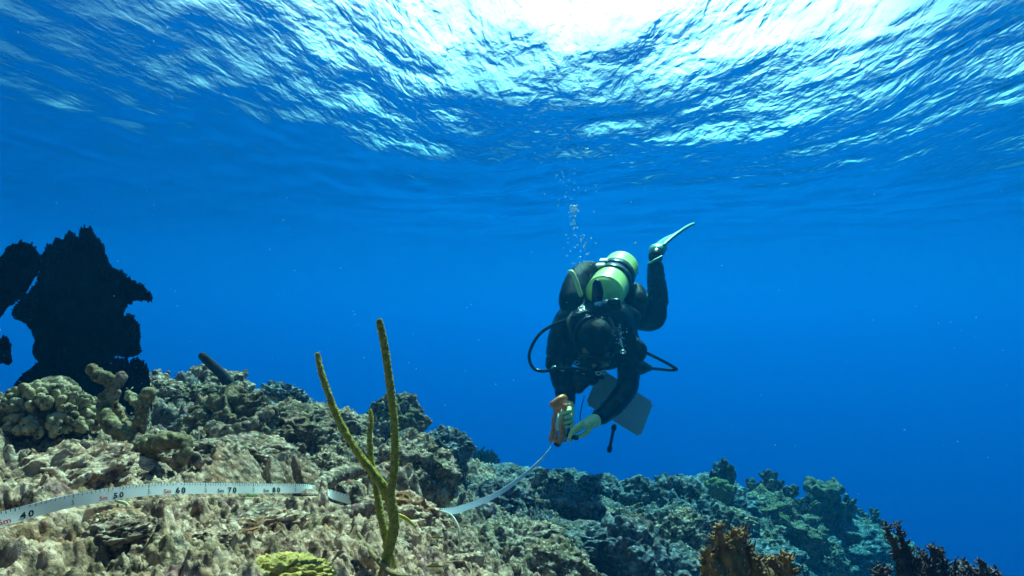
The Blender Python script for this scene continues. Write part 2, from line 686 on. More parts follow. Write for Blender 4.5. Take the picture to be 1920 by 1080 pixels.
# the tape as the lens sees it, to keep rocks from burying it
_td = TP @ FWD
_tsx = 960 + F_PX * (TP @ RGT) / _td
_low = TP + TW * np.where((TW @ UPV) > 0, -1, 1)[:, None] * HALF
_tsy = 540 - F_PX * (_low @ UPV) / (_low @ FWD)
_vis = ((_tsx < 600) | ((_tsx > 614) & (_tsx < 690)) | (_tsx > 822)) & (_tsx < 1035)
_o = np.argsort(_tsx[_vis])
VX, VY, VD = _tsx[_vis][_o], _tsy[_vis][_o], _td[_vis][_o]
GAPS = ((600, 614), (690, 822))


def tape_limit(sx):
    """lower edge row and distance of the tape in column sx (nan where it lies hidden)"""
    y, d = np.interp(sx, VX, VY, left=np.nan, right=np.nan), np.interp(sx, VX, VD, left=np.nan, right=np.nan)
    for a, b in GAPS:
        y = np.where((sx > a) & (sx < b), np.nan, y)
    return y, d

# ================================================================== the reef terrain
CTRL = [  # photo pixel, distance along the view axis
    (-500, 1080, .62), (0, 1080, .56), (300, 1080, .62), (600, 1080, .74), (850, 1080, .86), (1000, 1085, 1.35), (1200, 1090, 1.8), (1400, 1110, 2.8),
    (-300, 985, .72), (0, 985, .74), (200, 940, .86), (330, 935, .98), (450, 930, 1.08), (600, 930, 1.18), (720, 950, 1.25), (830, 975, 1.35), (950, 985, 1.8), (1080, 965, 2.2), (1250, 1000, 2.6), (1400, 990, 3.6), (1600, 1060, 5.0),
    (-300, 820, 1.2), (0, 860, 1.15), (200, 850, 1.25), (400, 840, 1.5), (600, 850, 1.6), (750, 870, 1.7),
    (-300, 740, 2.0), (0, 745, 1.9), (250, 725, 2.1), (380, 712, 2.3), (480, 755, 2.4), (550, 745, 2.6), (650, 785, 2.7), (750, 800, 2.9), (800, 830, 3.0), (870, 870, 3.3), (950, 890, 3.8), (1040, 895, 4.3), (1100, 915, 4.5), (1200, 935, 4.4), (1300, 915, 4.6), (1400, 910, 4.8), (1490, 925, 5.0), (1560, 945, 5.2), (1640, 990, 5.4), (1665, 1030, 5.5),
]
_P = [at(*c) for c in CTRL]
# the reef falls away behind its crest and to the right
for (x, y, d) in [c for c in CTRL if c[2] > 1.85 and c[1] < 1035]:
    p = at(x, y, d)
    if c_y := (y < 950):
        _P.append(p + np.array((0.25, 1.1, -0.75)))
        _P.append(p + np.array((0.5, 3.0, -2.8)))
for (X, Y, z) in ((2.4, 1.5, -2.6), (3.0, 3.0, -3.2), (4.2, 4.6, -3.8), (4.6, 6.2, -4.2), (1.3, 0.6, -1.9), (3.4, 7.5, -4.4), (1.6, 1.6, -1.75),
                  (0.9, 0.0, -1.4), (0, -0.6, -0.55), (-1.2, -0.5, -0.40), (-2.6, 0.4, -0.3), (-2.6, 2.0, -0.25), (-3.4, 3.4, -0.8), (-3.6, 5.5, -2.6), (0, 8.0, -4.5), (2.6, 3.5, -2.3), (2.2, 2.6, -1.9)):
    _P.append(np.array((X, Y, z)))
_P = np.array(_P)


def _tps(r2):
    return np.where(r2 > 1e-12, 0.5 * r2 * np.log(r2 + 1e-12), 0)


_n = len(_P)
_A = np.zeros((_n + 3, _n + 3))
_A[:_n, :_n] = _tps(((_P[:, None, :2] - _P[None, :, :2]) ** 2).sum(-1)) + np.eye(_n) * 0.004
_A[:_n, _n:] = np.column_stack((np.ones(_n), _P[:, :2]))
_A[_n:, :_n] = _A[:_n, _n:].T
_W = np.linalg.solve(_A, np.concatenate((_P[:, 2], np.zeros(3))))


def base_z(X, Y):
    X, Y = np.atleast_1d(np.asarray(X, float)), np.atleast_1d(np.asarray(Y, float))
    z = np.full(len(X), _W[_n]) + _W[_n + 1] * X + _W[_n + 2] * Y
    for k in range(_n):
        z += _W[k] * _tps((X - _P[k, 0]) ** 2 + (Y - _P[k, 1]) ** 2)
    return np.clip(z, -8.9, 0.4)


# how far the rough ground settles along each bearing
C_AZ = [-0.75, -0.704, -0.658, -0.612, -0.566, -0.52, -0.474, -0.428, -0.382, -0.336, -0.29, -0.244, -0.198, -0.152, -0.106, -0.06, -0.014, 0.032, 0.078, 0.123, 0.169, 0.215, 0.261, 0.307, 0.353, 0.399, 0.445, 0.491, 0.537, 0.583]
C_DZ = [-0.069, -0.03, -0.035, -0.048, -0.06, -0.055, -0.082, -0.056, -0.054, -0.07, -0.098, -0.093, -0.099, -0.111, -0.163, -0.185, -0.196, -0.179, -0.215, -0.237, -0.213, -0.139, -0.082, -0.099, -0.15, -0.209, -0.179, -0.119, -0.122, -0.15]


def ground(X, Y):
    """rough reef height (coarse part) at world X, Y"""
    X, Y = np.atleast_1d(np.asarray(X, float)), np.atleast_1d(np.asarray(Y, float))
    z = base_z(X, Y)
    d = np.sqrt(X * X + Y * Y)
    amp = smoothstep(0.5, 1.7, d)
    p = np.stack((X, Y, z * 0.6), 1)
    z = z + (0.012 + 0.07 * amp) * fbm(p * 2.4, 3, 11, ridged=True) + (0.014 + 0.045 * amp) * fbm(p * 6.0, 3, 21)
    return z - 0.02 * amp + np.interp(np.arctan2(X, Y), C_AZ, C_DZ) * smoothstep(.9, 2.3, d)


def ramp_range(t, src, a, b):
    n = node(t, 'ShaderNodeMapRange', interpolation_type='SMOOTHSTEP')
    n.inputs['From Min'].default_value = a
    n.inputs['From Max'].default_value = b
    t.links.new(src, n.inputs['Value'])
    return n.outputs[0]


def reef_mat(name, tones, rust=(0.40, 0.19, 0.10), rust_a=0.7, olive=(0.15, 0.13, 0.05), olive_a=0.5, pink_a=0.6, sand_a=0.75, pale=(0.74, 0.68, 0.54), k=1.0, bump=0.010, zones=False):
    m, t, b = new_mat(name)
    L = t.links.new
    b.inputs['Roughness'].default_value = 0.9
    b.inputs['Specular IOR Level'].default_value = 0.2
    tc = node(t, 'ShaderNodeTexCoord')
    oi = node(t, 'ShaderNodeObjectInfo')
    ad0 = node(t, 'ShaderNodeVectorMath', operation='MULTIPLY_ADD')
    L(oi.outputs['Random'], ad0.inputs[1])
    ad0.inputs[0].default_value = (7.0, 5.0, 3.0) if not zones else (0, 0, 0)
    L(node(t, 'ShaderNodeNewGeometry').outputs['Position'], ad0.inputs[2])
    src = ad0.outputs[0]

    def nz(scale, det=6.0, rough=0.6, dist=0.0):
        n = node(t, 'ShaderNodeTexNoise', in_Scale=scale * k, in_Detail=det, in_Roughness=rough, in_Distortion=dist)
        L(src, n.inputs['Vector'])
        return n.outputs[0]

    def vor(scale, feat='F1'):
        n = node(t, 'ShaderNodeTexVoronoi', in_Scale=scale * k, feature=feat)
        L(src, n.inputs['Vector'])
        return n
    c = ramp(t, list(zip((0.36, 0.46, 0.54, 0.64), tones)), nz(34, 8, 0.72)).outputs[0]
    if zones:                                            # tan near, greyer farther out, then the water's blue haze painted in
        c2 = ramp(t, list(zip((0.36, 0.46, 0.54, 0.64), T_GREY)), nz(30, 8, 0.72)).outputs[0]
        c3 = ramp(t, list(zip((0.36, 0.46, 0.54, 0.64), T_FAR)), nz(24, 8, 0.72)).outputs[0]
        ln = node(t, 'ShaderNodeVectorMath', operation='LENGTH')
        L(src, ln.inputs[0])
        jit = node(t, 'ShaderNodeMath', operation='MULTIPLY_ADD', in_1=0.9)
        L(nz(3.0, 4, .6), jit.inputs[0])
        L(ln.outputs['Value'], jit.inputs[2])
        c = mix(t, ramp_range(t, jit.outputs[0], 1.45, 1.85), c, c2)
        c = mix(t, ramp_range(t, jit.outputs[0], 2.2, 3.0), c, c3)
    c = mix(t, ramp(t, [(0.53, 0.0), (0.62, rust_a)], nz(9, 5, 0.65, 0.4)).outputs[0], c, rust)
    c = mix(t, ramp(t, [(0.52, 0.0), (0.62, olive_a)], nz(6.5, 6, 0.65, 0.5)).outputs[0], c, olive)
    c = mix(t, ramp(t, [(0.60, 0.0), (0.68, pink_a)], nz(14, 4, 0.6)).outputs[0], c, (0.36, 0.17, 0.20))
    c = mix(t, ramp(t, [(0.55, 0.0), (0.68, sand_a * .7)], nz(3.8, 5, 0.6)).outputs[0], c, tones[2])
    c = mix(t, ramp(t, [(0.54, 0.0), (0.61, 0.9)], nz(62, 6, 0.7)).outputs[0], c, (0.06, 0.05, 0.035))
    c = mix(t, ramp(t, [(0.16, 0.85), (0.30, 0.0)], vor(85).outputs['Distance']).outputs[0], c, tones[3] if not zones else tones[2])
    L(c, b.inputs['Base Color'])
    h1 = nz(110, 6, 0.72)
    h2 = vor(80).outputs['Distance']
    ad = node(t, 'ShaderNodeMath', operation='SUBTRACT')
    L(h1, ad.inputs[0])
    L(h2, ad.inputs[1])
    bp = node(t, 'ShaderNodeBump', in_Strength=1.0, in_Distance=bump)
    L(ad.outputs[0], bp.inputs['Height'])
    L(bp.outputs[0], b.inputs['Normal'])
    return m


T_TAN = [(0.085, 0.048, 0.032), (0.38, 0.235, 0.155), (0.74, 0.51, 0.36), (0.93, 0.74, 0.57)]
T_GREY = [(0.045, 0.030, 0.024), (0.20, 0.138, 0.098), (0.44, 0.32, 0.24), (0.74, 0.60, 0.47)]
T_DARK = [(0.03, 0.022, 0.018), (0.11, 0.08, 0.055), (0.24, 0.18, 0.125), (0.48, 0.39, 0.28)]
T_FAR = [(0.018, 0.022, 0.030), (0.068, 0.074, 0.095), (0.16, 0.175, 0.21), (0.40, 0.41, 0.43)]  # blue of the water and its haze put into the far rock's colour
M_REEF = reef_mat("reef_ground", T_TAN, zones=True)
M_TAN = reef_mat("tan_rock", T_TAN, rust_a=0.9, rust=(0.42, 0.19, 0.08))
M_GREY = reef_mat("grey_rock", T_GREY, rust_a=0.4)
M_DARK = reef_mat("dark_rock", T_DARK, rust_a=0.5, sand_a=0.4)
M_FAR = reef_mat("blue_hazed_rock", T_FAR, rust_a=0.2, k=0.6, bump=0.012)


def build_reef():
    # rings of rows round the camera: fine where the photo is sharp, coarse beyond
    az = np.concatenate((np.linspace(-2.2, -0.80, 80, endpoint=False), np.linspace(-0.80, 0.70, 850), np.linspace(0.70, 2.2, 80)[1:]))
    r = np.concatenate((np.geomspace(0.12, 0.5, 40, endpoint=False), np.geomspace(0.5, 6.5, 760, endpoint=False), np.geomspace(6.5, 14, 40)))
    A, Rr = np.meshgrid(az, r, indexing='ij')
    X, Y = (Rr * np.sin(A)).ravel(), (Rr * np.cos(A)).ravel()
    z = ground(X, Y)
    d = Rr.ravel()
    k = smoothstep(0.5, 1.6, d)
    p = np.stack((X, Y, z), 1)
    wrp = np.stack((fbm(p * 8, 2, 61), fbm(p * 8, 2, 62), fbm(p * 8, 2, 63)), 1) * 0.04
    q = p + wrp
    patch = smoothstep(-0.25, 0.35, fbm(p * 3.6, 2, 71))            # flatter sandy patches between rough ground
    h = (0.030 + 0.055 * k) * (knobs(q * 10, 31) - 0.4) * (0.12 + 0.88 * patch)
    h += (0.017 + 0.012 * k) * (knobs(q * 26, 32) - 0.4) * (0.2 + 0.8 * patch)
    h += 0.0120 * (knobs(q * 60, 33) - 0.4) + 0.010 * fbm(p * 42, 4, 34, gain=.6) + 0.004 * (knobs(q * 140, 35) - .4)
    h += (0.014 + .014 * k) * (fbm(q * 16, 4, 41, gain=.6, ridged=True) - .45) + 0.009 * (fbm(q * 44, 3, 43, gain=.65, ridged=True) - .45)
    h -= 0.085 * smoothstep(0.18, 0.5, fbm(p * 6.5, 2, 81))          # pits and cracks
    out = np.stack((X + wrp[:, 0] * 0.8, Y + wrp[:, 1] * 0.8, z + h), 1)
    # the tape lies on top of the reef: nothing between it and the open side stands higher
    for it in range(2):
        dep = out @ FWD
        sx, sy = 960 + F_PX * out[:, 0] / np.maximum(dep, .05), 540 - F_PX * (out @ UPV) / np.maximum(dep, .05)
        ty, td = tape_limit(sx)
        rise = np.maximum(dep - td - .03, 0) * 1.3 * F_PX / np.maximum(dep, .05)      # the ground climbs again behind it
        lim = np.where((dep < td + .3) & (dep > .3) & np.isfinite(ty), ty + 6 + 7 * np.abs(fbm(p * 30, 2, 91)) - rise, -1)
        out[:, 2] -= np.maximum(lim - sy, 0) / F_PX * dep
    me = mesh_np("reef", out, grid_faces(len(az), len(r))[:, ::-1])
    tag(link("reef_ground", me, M_REEF), kind='structure')


build_reef()

# ================================================================== coral rocks
def ico(sub):
    bm = bmesh.new()
    bmesh.ops.create_icosphere(bm, subdivisions=sub, radius=1.0)
    me = from_bm("ico", bm)
    V = verts_of(me)
    Fc = np.empty(len(me.polygons) * 3, dtype=np.int32)
    me.polygons.foreach_get("vertices", Fc)
    bpy.data.meshes.remove(me)
    return V, Fc.reshape(-1, 3)


_ICO = {k: ico(k) for k in (3, 4, 5, 6)}


def rock_mesh(seed, sub=5, squash=0.75, under=0.4, big=0.40, knob=0.22, fine=0.09, kf=2.6):
    V, Fc = _ICO[sub]
    o = np.array((seed * 3.7, seed * 1.9, seed * 5.3))
    r = 1 + big * fbm(V * 1.1 + o, 3, seed) + 0.22 * fbm(V * 2.3 + o, 3, seed + 5, ridged=True)
    wv = V + 0.12 * np.stack((fbm(V * 3 + o, 2, 1), fbm(V * 3 + o, 2, 2), fbm(V * 3 + o, 2, 3)), 1)
    r += knob * (knobs(wv * kf + o, seed + 1) - 0.4) + fine * (knobs(wv * kf * 2.7 + o, seed + 2) - 0.4)
    r += 0.06 * fbm(V * 12 + o, 3, seed + 3) - 0.28 * smoothstep(0.25, 0.6, fbm(V * 2.8 + o, 2, seed + 9))
    if sub >= 6:
        r += 0.05 * (knobs(wv * 15 + o, seed + 4) - 0.4) + 0.05 * fbm(V * 24 + o, 3, seed + 7, gain=.65)
    P = V * r[:, None] * (1, 1, squash)
    low = smoothstep(0.05, -0.5, P[:, 2])
    P[:, :2] *= (1 - under * low)[:, None]
    return mesh_np("coral_rock", P, Fc)


ROCKS = [rock_mesh(k, 6, squash=(0.8, 0.6, 0.95, 0.7, 1.15, 0.5)[k % 6], under=(0.4, 0.5, 0.25, 0.55)[k % 4], kf=(2.2, 3.2, 2.6, 4.0)[k % 4]) for k in range(7)]
SMALL = [rock_mesh(20 + k, 4, squash=(0.7, 0.5, 0.9)[k % 3], under=0.2, kf=2.0) for k in range(6)]


def branchy_mesh(seed):
    """a broken piece of branching coral"""
    rg = np.random.RandomState(seed)
    mb = MB()
    p0 = np.zeros(3)
    for k in range(rg.randint(3, 6)):
        a = rg.uniform(0, 6.28)
        dr = np.array((math.cos(a), math.sin(a), rg.uniform(-.15, .9)))
        dr /= np.linalg.norm(dr)
        L_ = rg.uniform(.6, 1.25)
        e = p0 + dr * L_
        md = p0 + dr * L_ * .5 + rg.normal(size=3) * .12
        r0 = rg.uniform(.15, .24)
        mb.tube([p0 - dr * .1, md, e], [r0 * 1.1, r0, r0 * .75], 18, n=26)
        if rg.rand() < .7:
            sd_ = dr + rg.normal(size=3) * .7
            sd_ /= np.linalg.norm(sd_)
            mb.tube([md, md + sd_ * .3, md + sd_ * rg.uniform(.4, .65)], [r0 * .9, r0 * .8, r0 * .6], 14, n=14)
    me = mb.mesh("coral_piece")
    V, N = verts_of(me), normals_of(me)
    h = .05 * fbm(V * 4, 3, seed) + .07 * (knobs(V * 6, seed) - .4) + .05 * (knobs(V * 15, seed + 1) - .4)
    set_verts(me, V + N * h[:, None])
    return me


BRANCHY = [branchy_mesh(50 + k) for k in range(6)]
_rock_cache = {}


def rock(x, y, d, wpx, var, mat, label=None, group=None, hz=1.0, rz=None, name="coral_rock", cat="rock", sink=0.0, on_ground=False, lib=ROCKS):
    """a coral rock about wpx photo pixels wide, centred at photo pixel x, y and distance d"""
    ty, td = tape_limit(np.array([x - wpx * .4, x, x + wpx * .4]))
    okk = np.isfinite(ty)
    if okk.any() and (d < td[okk].max() + .04):
        top = y - wpx * .66 * max(hz, .6)
        need = ty[okk].max() + 6 - top
        if need > 0:
            if on_ground:
                return None
            y += need
    key = (id(lib), var % len(lib), mat.name)
    if key not in _rock_cache:
        me = lib[var % len(lib)].copy()
        me.materials.clear()
        me.materials.append(mat)
        _rock_cache[key] = me
    o = bpy.data.objects.new(name, _rock_cache[key])
    C.objects.link(o)
    p = at(x, y, d)
    s = wpx / F_PX * d / 2.1
    if on_ground:
        p[2] = ground(p[0], p[1])[0] + s * 0.25 - sink
    o.location = p
    o.scale = (s, s, s * hz)
    o.rotation_euler = (random.uniform(-.25, .25), random.uniform(-.25, .25), random.uniform(0, 6.28) if rz is None else rz)
    tag(o, label, cat, group)
    return o


random.seed(3)
NAMED_ROCKS = [
    # x, y, d, width px, variant, material, height factor, label
    (140, 905, .98, 215, 0, M_TAN, .75, "orange and tan crusted rock mound behind the white tape at the left"),
    (175, 1010, .74, 235, 1, M_TAN, .75, "knobbly yellowish rock mound in front of the tape, near the lower left corner"),
    (340, 965, .86, 150, 2, M_TAN, .9, "dark brown rock right under the sixty mark of the tape"),
    (20, 1050, .62, 150, 3, M_TAN, .7, "pale tan rock in the lower left corner of the reef"),
    (260, 868, 1.15, 160, 3, M_GREY, .55, "flat grey rock between the antler coral and the tape"),
    (470, 860, 1.28, 190, 5, M_GREY, .7, "grey shelf of rock just above the tape's seventy mark"),
    (430, 812, 1.55, 150, 4, M_DARK, .8, "dark jagged rock on the slope below the tilted tube sponge"),
    (540, 810, 1.7, 150, 0, M_DARK, .7, "dark cave-riddled rock beside the leaning left sea rod branch"),
    (350, 762, 2.0, 130, 1, M_DARK, .9, "shadowed rock behind the antler coral, against the blue water"),
    (395, 742, 2.25, 120, 2, M_GREY, .8, "rough grey rock that carries the tilted tube sponge"),
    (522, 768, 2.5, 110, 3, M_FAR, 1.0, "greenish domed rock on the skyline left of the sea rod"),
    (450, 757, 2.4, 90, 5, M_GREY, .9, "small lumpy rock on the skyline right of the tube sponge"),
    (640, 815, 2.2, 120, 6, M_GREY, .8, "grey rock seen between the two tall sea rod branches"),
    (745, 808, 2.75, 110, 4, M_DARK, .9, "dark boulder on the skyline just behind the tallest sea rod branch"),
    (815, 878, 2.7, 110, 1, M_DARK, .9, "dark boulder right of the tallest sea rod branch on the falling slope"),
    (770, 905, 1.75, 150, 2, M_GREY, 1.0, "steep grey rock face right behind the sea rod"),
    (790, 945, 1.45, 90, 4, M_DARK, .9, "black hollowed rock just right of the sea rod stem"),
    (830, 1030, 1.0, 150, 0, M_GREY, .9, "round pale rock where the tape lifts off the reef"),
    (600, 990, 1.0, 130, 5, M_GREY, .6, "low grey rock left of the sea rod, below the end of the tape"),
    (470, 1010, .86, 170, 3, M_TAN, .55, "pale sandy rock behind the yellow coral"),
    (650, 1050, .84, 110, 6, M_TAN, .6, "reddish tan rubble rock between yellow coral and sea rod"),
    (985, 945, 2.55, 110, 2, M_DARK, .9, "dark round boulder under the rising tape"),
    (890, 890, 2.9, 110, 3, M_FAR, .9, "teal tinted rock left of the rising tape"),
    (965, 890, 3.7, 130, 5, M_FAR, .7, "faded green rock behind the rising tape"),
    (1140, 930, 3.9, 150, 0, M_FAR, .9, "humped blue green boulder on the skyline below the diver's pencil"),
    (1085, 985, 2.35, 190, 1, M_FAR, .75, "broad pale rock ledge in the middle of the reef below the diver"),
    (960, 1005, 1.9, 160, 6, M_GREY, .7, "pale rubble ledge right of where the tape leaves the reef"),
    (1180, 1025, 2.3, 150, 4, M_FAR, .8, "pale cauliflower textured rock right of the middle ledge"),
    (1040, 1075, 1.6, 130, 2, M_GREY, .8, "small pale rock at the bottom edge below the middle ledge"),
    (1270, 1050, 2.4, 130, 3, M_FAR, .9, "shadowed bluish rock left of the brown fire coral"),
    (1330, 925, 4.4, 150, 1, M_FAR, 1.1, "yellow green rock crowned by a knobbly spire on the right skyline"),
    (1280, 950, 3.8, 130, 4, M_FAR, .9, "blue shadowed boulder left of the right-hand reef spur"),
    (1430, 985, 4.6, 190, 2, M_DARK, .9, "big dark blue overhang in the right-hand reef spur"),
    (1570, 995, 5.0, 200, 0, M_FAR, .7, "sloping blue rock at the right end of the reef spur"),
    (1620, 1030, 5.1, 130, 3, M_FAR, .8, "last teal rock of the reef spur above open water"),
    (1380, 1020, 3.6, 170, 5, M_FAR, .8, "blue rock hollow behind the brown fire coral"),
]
for (x, y, d, wp, var, mat, hz, lab) in NAMED_ROCKS:
    if x > 850 and d > 2:
        y += wp * .22                                   # these only crown the ridge
    rock(x, y, d, wp, var, mat, lab, hz=hz)

# loose rubble between them: pieces that nothing tells apart within a zone
rng = random.Random(12)
# spots kept clear for the corals that stand there
KEEP = [(150, 375, 700, 880, 1.45), (-40, 170, 720, 870, 1.45), (430, 630, 1025, 1120, .9), (690, 780, 960, 1120, .9)]
ZONES = [
    (95, (-30, 860), (925, 1075), (.60, 1.20), (30, 120), (M_TAN, M_GREY, M_TAN), "small crusted coral rubble piece lying on the pale near reef flat", "rubble on the near reef flat"),
    (80, (120, 860), (735, 905), (1.2, 2.6), (30, 95), (M_GREY, M_TAN, M_GREY, M_FAR, M_DARK), "rough grey coral rubble chunk on the slope behind the tape", "rubble on the slope behind the tape"),
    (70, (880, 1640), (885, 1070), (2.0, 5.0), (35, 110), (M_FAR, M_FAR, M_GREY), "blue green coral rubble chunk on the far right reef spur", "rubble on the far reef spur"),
]
GP = {}
_gx, _gd = np.meshgrid(np.arange(-100, 1720, 20), np.geomspace(.55, 5.4, 90), indexing='ij')
# where the ground of column x, distance d projects
_pts = np.stack([at(x, 540, d) for x, d in zip(_gx.ravel(), _gd.ravel())])
_gz = ground(_pts[:, 0], _pts[:, 1])
_rel = np.column_stack((_pts[:, 0], _pts[:, 1], _gz))
_dep = _rel @ FWD
_sx = 960 + F_PX * (_rel @ RGT) / _dep
_sy = 540 - F_PX * (_rel @ UPV) / _dep
for (n, xr, yr, dr, sr, mats, lab, grp) in ZONES:
    ok = np.where((_sx > xr[0]) & (_sx < xr[1]) & (_sy > yr[0]) & (_sy < yr[1] + 15) & (_dep > dr[0]) & (_dep < dr[1]))[0]
    wts = 1.0 / _dep[ok] ** 0.5
    wts = wts / wts.sum()
    pick = np.random.RandomState(n).choice(ok, size=min(n, len(ok)), replace=False, p=wts)
    for q in pick:
        if any(a < _sx[q] < b and c_ < _sy[q] < e_ and _dep[q] < f_ for a, b, c_, e_, f_ in KEEP):
            continue
        wp = rng.uniform(*sr) * (0.7 + 0.5 * rng.random())
        rock(_sx[q] + rng.uniform(-8, 8), _sy[q], _dep[q], wp, rng.randrange(20), rng.choice(mats), lab, grp, hz=rng.uniform(.55, 1.2), on_ground=True, name="coral_chunk",
             cat="coral chunk", sink=0.004, lib=BRANCHY if rng.random() < .55 else (ROCKS if wp > 60 else SMALL))

# ================================================================== living and dead corals
def rough_mesh(mb, name, amp=0.003, scale=60, kamp=0.0, kscale=40, seed=1):
    """mesh from collected tubes with a rough skin"""
    me = mb.mesh(name)
    V, N = verts_of(me), normals_of(me)
    h = amp * fbm(V * scale, 3, seed)
    if kamp:
        h += kamp * (knobs(V * kscale, seed + 3) - 0.4)
    set_verts(me, V + N * h[:, None])
    return me


def path(pts):
    return np.array([at(*p[:3]) for p in pts])


def rpx(px, d):
    return px / F_PX * d


# ---- antler-shaped dead coral at the left
def build_antler():
    d = 1.12
    root = empty("antler_coral", at(245, 825, d))
    tag(root, "dead antler shaped branching coral standing before the big dark sea fan", "coral")
    br = [
        ([(262, 838, 1.110), (225, 812, 1.090), (198, 782, 1.110), (197, 752, 1.130), (212, 728, 1.140), (203, 712, 1.140), (182, 702, 1.150), (172, 693, 1.150)], [22, 20, 17, 15, 13, 15, 15, 13]),
        ([(210, 745, 1.132), (218, 724, 1.145), (226, 709, 1.150)], [12, 13, 13]),
        ([(262, 826, 1.120), (235, 792, 1.160), (216, 762, 1.170), (206, 744, 1.160)], [15, 14, 12, 11]),
        ([(255, 815, 1.130), (264, 790, 1.120), (268, 760, 1.120), (277, 738, 1.120)], [17, 15, 15, 16]),
        ([(240, 830, 1.110), (275, 836, 1.070), (310, 828, 1.040), (342, 826, 1.030), (352, 842, 1.020), (344, 862, 1.010)], [20, 24, 20, 16, 13, 12]),
        ([(262, 765, 1.170), (248, 748, 1.200), (238, 738, 1.220)], [8, 9, 7]),
    ]
    for k, (pts, rad) in enumerate(br):
        mb = MB().tube(path(pts), [rpx(r * .78, p[2]) for r, p in zip(rad, pts)], 28, n=60)
        me = rough_mesh(mb, "branch", 0.005, 45, 0.005, 95, k)
        me.transform(Matrix.Translation(-root.location))
        link("branch", me, M_ANT, root)


M_ANT = reef_mat("antler_coral", [(0.09, 0.075, 0.04), (0.22, 0.18, 0.09), (0.36, 0.30, 0.17), (0.52, 0.46, 0.30)], rust_a=0.4, sand_a=0.4)
build_antler()


def dead_branch(pts, rad, label, mat=M_TAN, name="dead_coral_branch", group=None):
    mb = MB().tube(path(pts), [rpx(r, p[2]) for r, p in zip(rad, pts)], 22, n=50)
    me = rough_mesh(mb, name, 0.006, 38, 0.005, 80, int(pts[0][0]))
    o0 = Vector(at(*pts[0]))
    me.transform(Matrix.Translation(-o0))
    o = link(name, me, mat)
    o.location = o0
    tag(o, label, "coral")


dead_branch([(578, 932, 1.13), (606, 908, 1.20), (650, 885, 1.28), (690, 878, 1.34)], [12, 14, 13, 10], "knobbly dead coral branch lying where the tape dips out of sight", M_GREY)
dead_branch([(560, 1005, .93), (600, 982, .95), (650, 965, .97), (690, 950, 1.0)], [15, 13, 12, 12], "dead coral log lying aslant to the left of the sea rod stem", M_GREY)
dead_branch([(620, 975, .93), (655, 1005, .90), (690, 1035, .86), (700, 1075, .83)], [13, 15, 15, 12], "reddish dead coral log running down to the foot of the sea rod", M_TAN)
dead_branch([(572, 905, 1.3), (566, 880, 1.3), (561, 852, 1.31), (563, 838, 1.31)], [13, 11, 10, 9], "upright dark coral stump standing behind the end of the tape", M_DARK)
dead_branch([(672, 945, 1.14), (668, 930, 1.15), (668, 915, 1.15)], [12, 10, 8], "short dark coral stub poking up by the tape, left of the sea rod", M_DARK)
dead_branch([(395, 800, 1.42), (430, 815, 1.40), (470, 800, 1.42), (500, 775, 1.45)], [12, 15, 13, 11], "grey dead coral log lying below the yellow green patch on the slope", M_GREY)
dead_branch([(555, 765, 2.0), (590, 780, 1.98), (615, 792, 1.97)], [7, 8, 7], "thin grey coral stick lying high on the slope left of the sea rod", M_GREY)
dead_branch([(330, 870, 1.05), (352, 850, 1.04), (372, 868, 1.04), (392, 866, 1.05)], [11, 12, 9, 8], "small arched coral piece in front of the antler coral", M_GREY)


# ---- lobed coral head at the left
def build_head():
    d = 1.22
    c = at(82, 792, d)
    root = empty("lobed_coral_head", c)
    tag(root, "domed coral head of pale finger lobes overhanging a black hollow at the left", "coral")
    a = rpx(86, d)
    rg = random.Random(4)
    bm = MB()
    n = 0
    for k in range(260):
        th = rg.uniform(0, 2 * math.pi)
        ph = math.acos(rg.uniform(-0.12, 1.0))
        nrm = np.array((math.sin(ph) * math.cos(th), math.sin(ph) * math.sin(th) * 0.9, math.cos(ph) * 0.80))
        p = nrm * a * rg.uniform(0.80, 0.92)
        L_ = a * rg.uniform(0.14, 0.30)
        dr = nrm + np.array((0, 0, 0.35 if ph < 1.2 else -0.4))
        dr /= np.linalg.norm(dr)
        w_ = a * rg.uniform(0.055, 0.105)
        bm.tube([p - dr * L_ * 0.5, p, p + dr * L_ * 0.6], [w_ * 0.8, w_, w_ * 1.15], 9)
    me = rough_mesh(bm, "lobes", 0.003, 70, 0.0015, 120, 5)
    link("lobes", me, M_LOBE, root)
    V, Fc = _ICO[5]
    up = (V[:, 2] > -0.06)
    P = V * (1 + 0.10 * fbm(V * 2.4, 3, 8))[:, None] * np.array((a, a * .85, a * .70)) * 0.90
    cap = mesh_np("base", P, Fc[up[Fc].all(1)])
    ob = link("base", cap, M_DARK, root)
    md = ob.modifiers.new("thickness", 'SOLIDIFY')
    md.thickness = a * .16
    md.offset = -1
    st = MB().tube([(0, a * .35, a * .5), (0, a * .35, -a * .3), (0, a * .4, -a * 1.0)], [a * .5, a * .38, a * .5], 24, n=20)
    link("stalk", rough_mesh(st, "stalk", .006, 30, .004, 60, 3), M_DARK, root)


M_LOBE = reef_mat("lobed_coral", [(0.10, 0.075, 0.04), (0.25, 0.20, 0.11), (0.37, 0.31, 0.19), (0.54, 0.48, 0.33)], rust_a=0.2, pink_a=0.1, sand_a=0.3, k=0.8, bump=0.002)
build_head()

# ---- sea fans: a dense upright net of branches, spread in one plane, dark purple
M_FAN = plain("dark_sea_fan", (0.006, 0.006, 0.020), 1.0, 0.0, bump=(90, 0.004), var=0.5, vscale=30)

M_FAN2 = plain("hazed_sea_plume", (0.05, 0.06, 0.07), 0.95, 0.05, var=0.5, vscale=30)  # fading through the water painted in as a paler, bluer colour


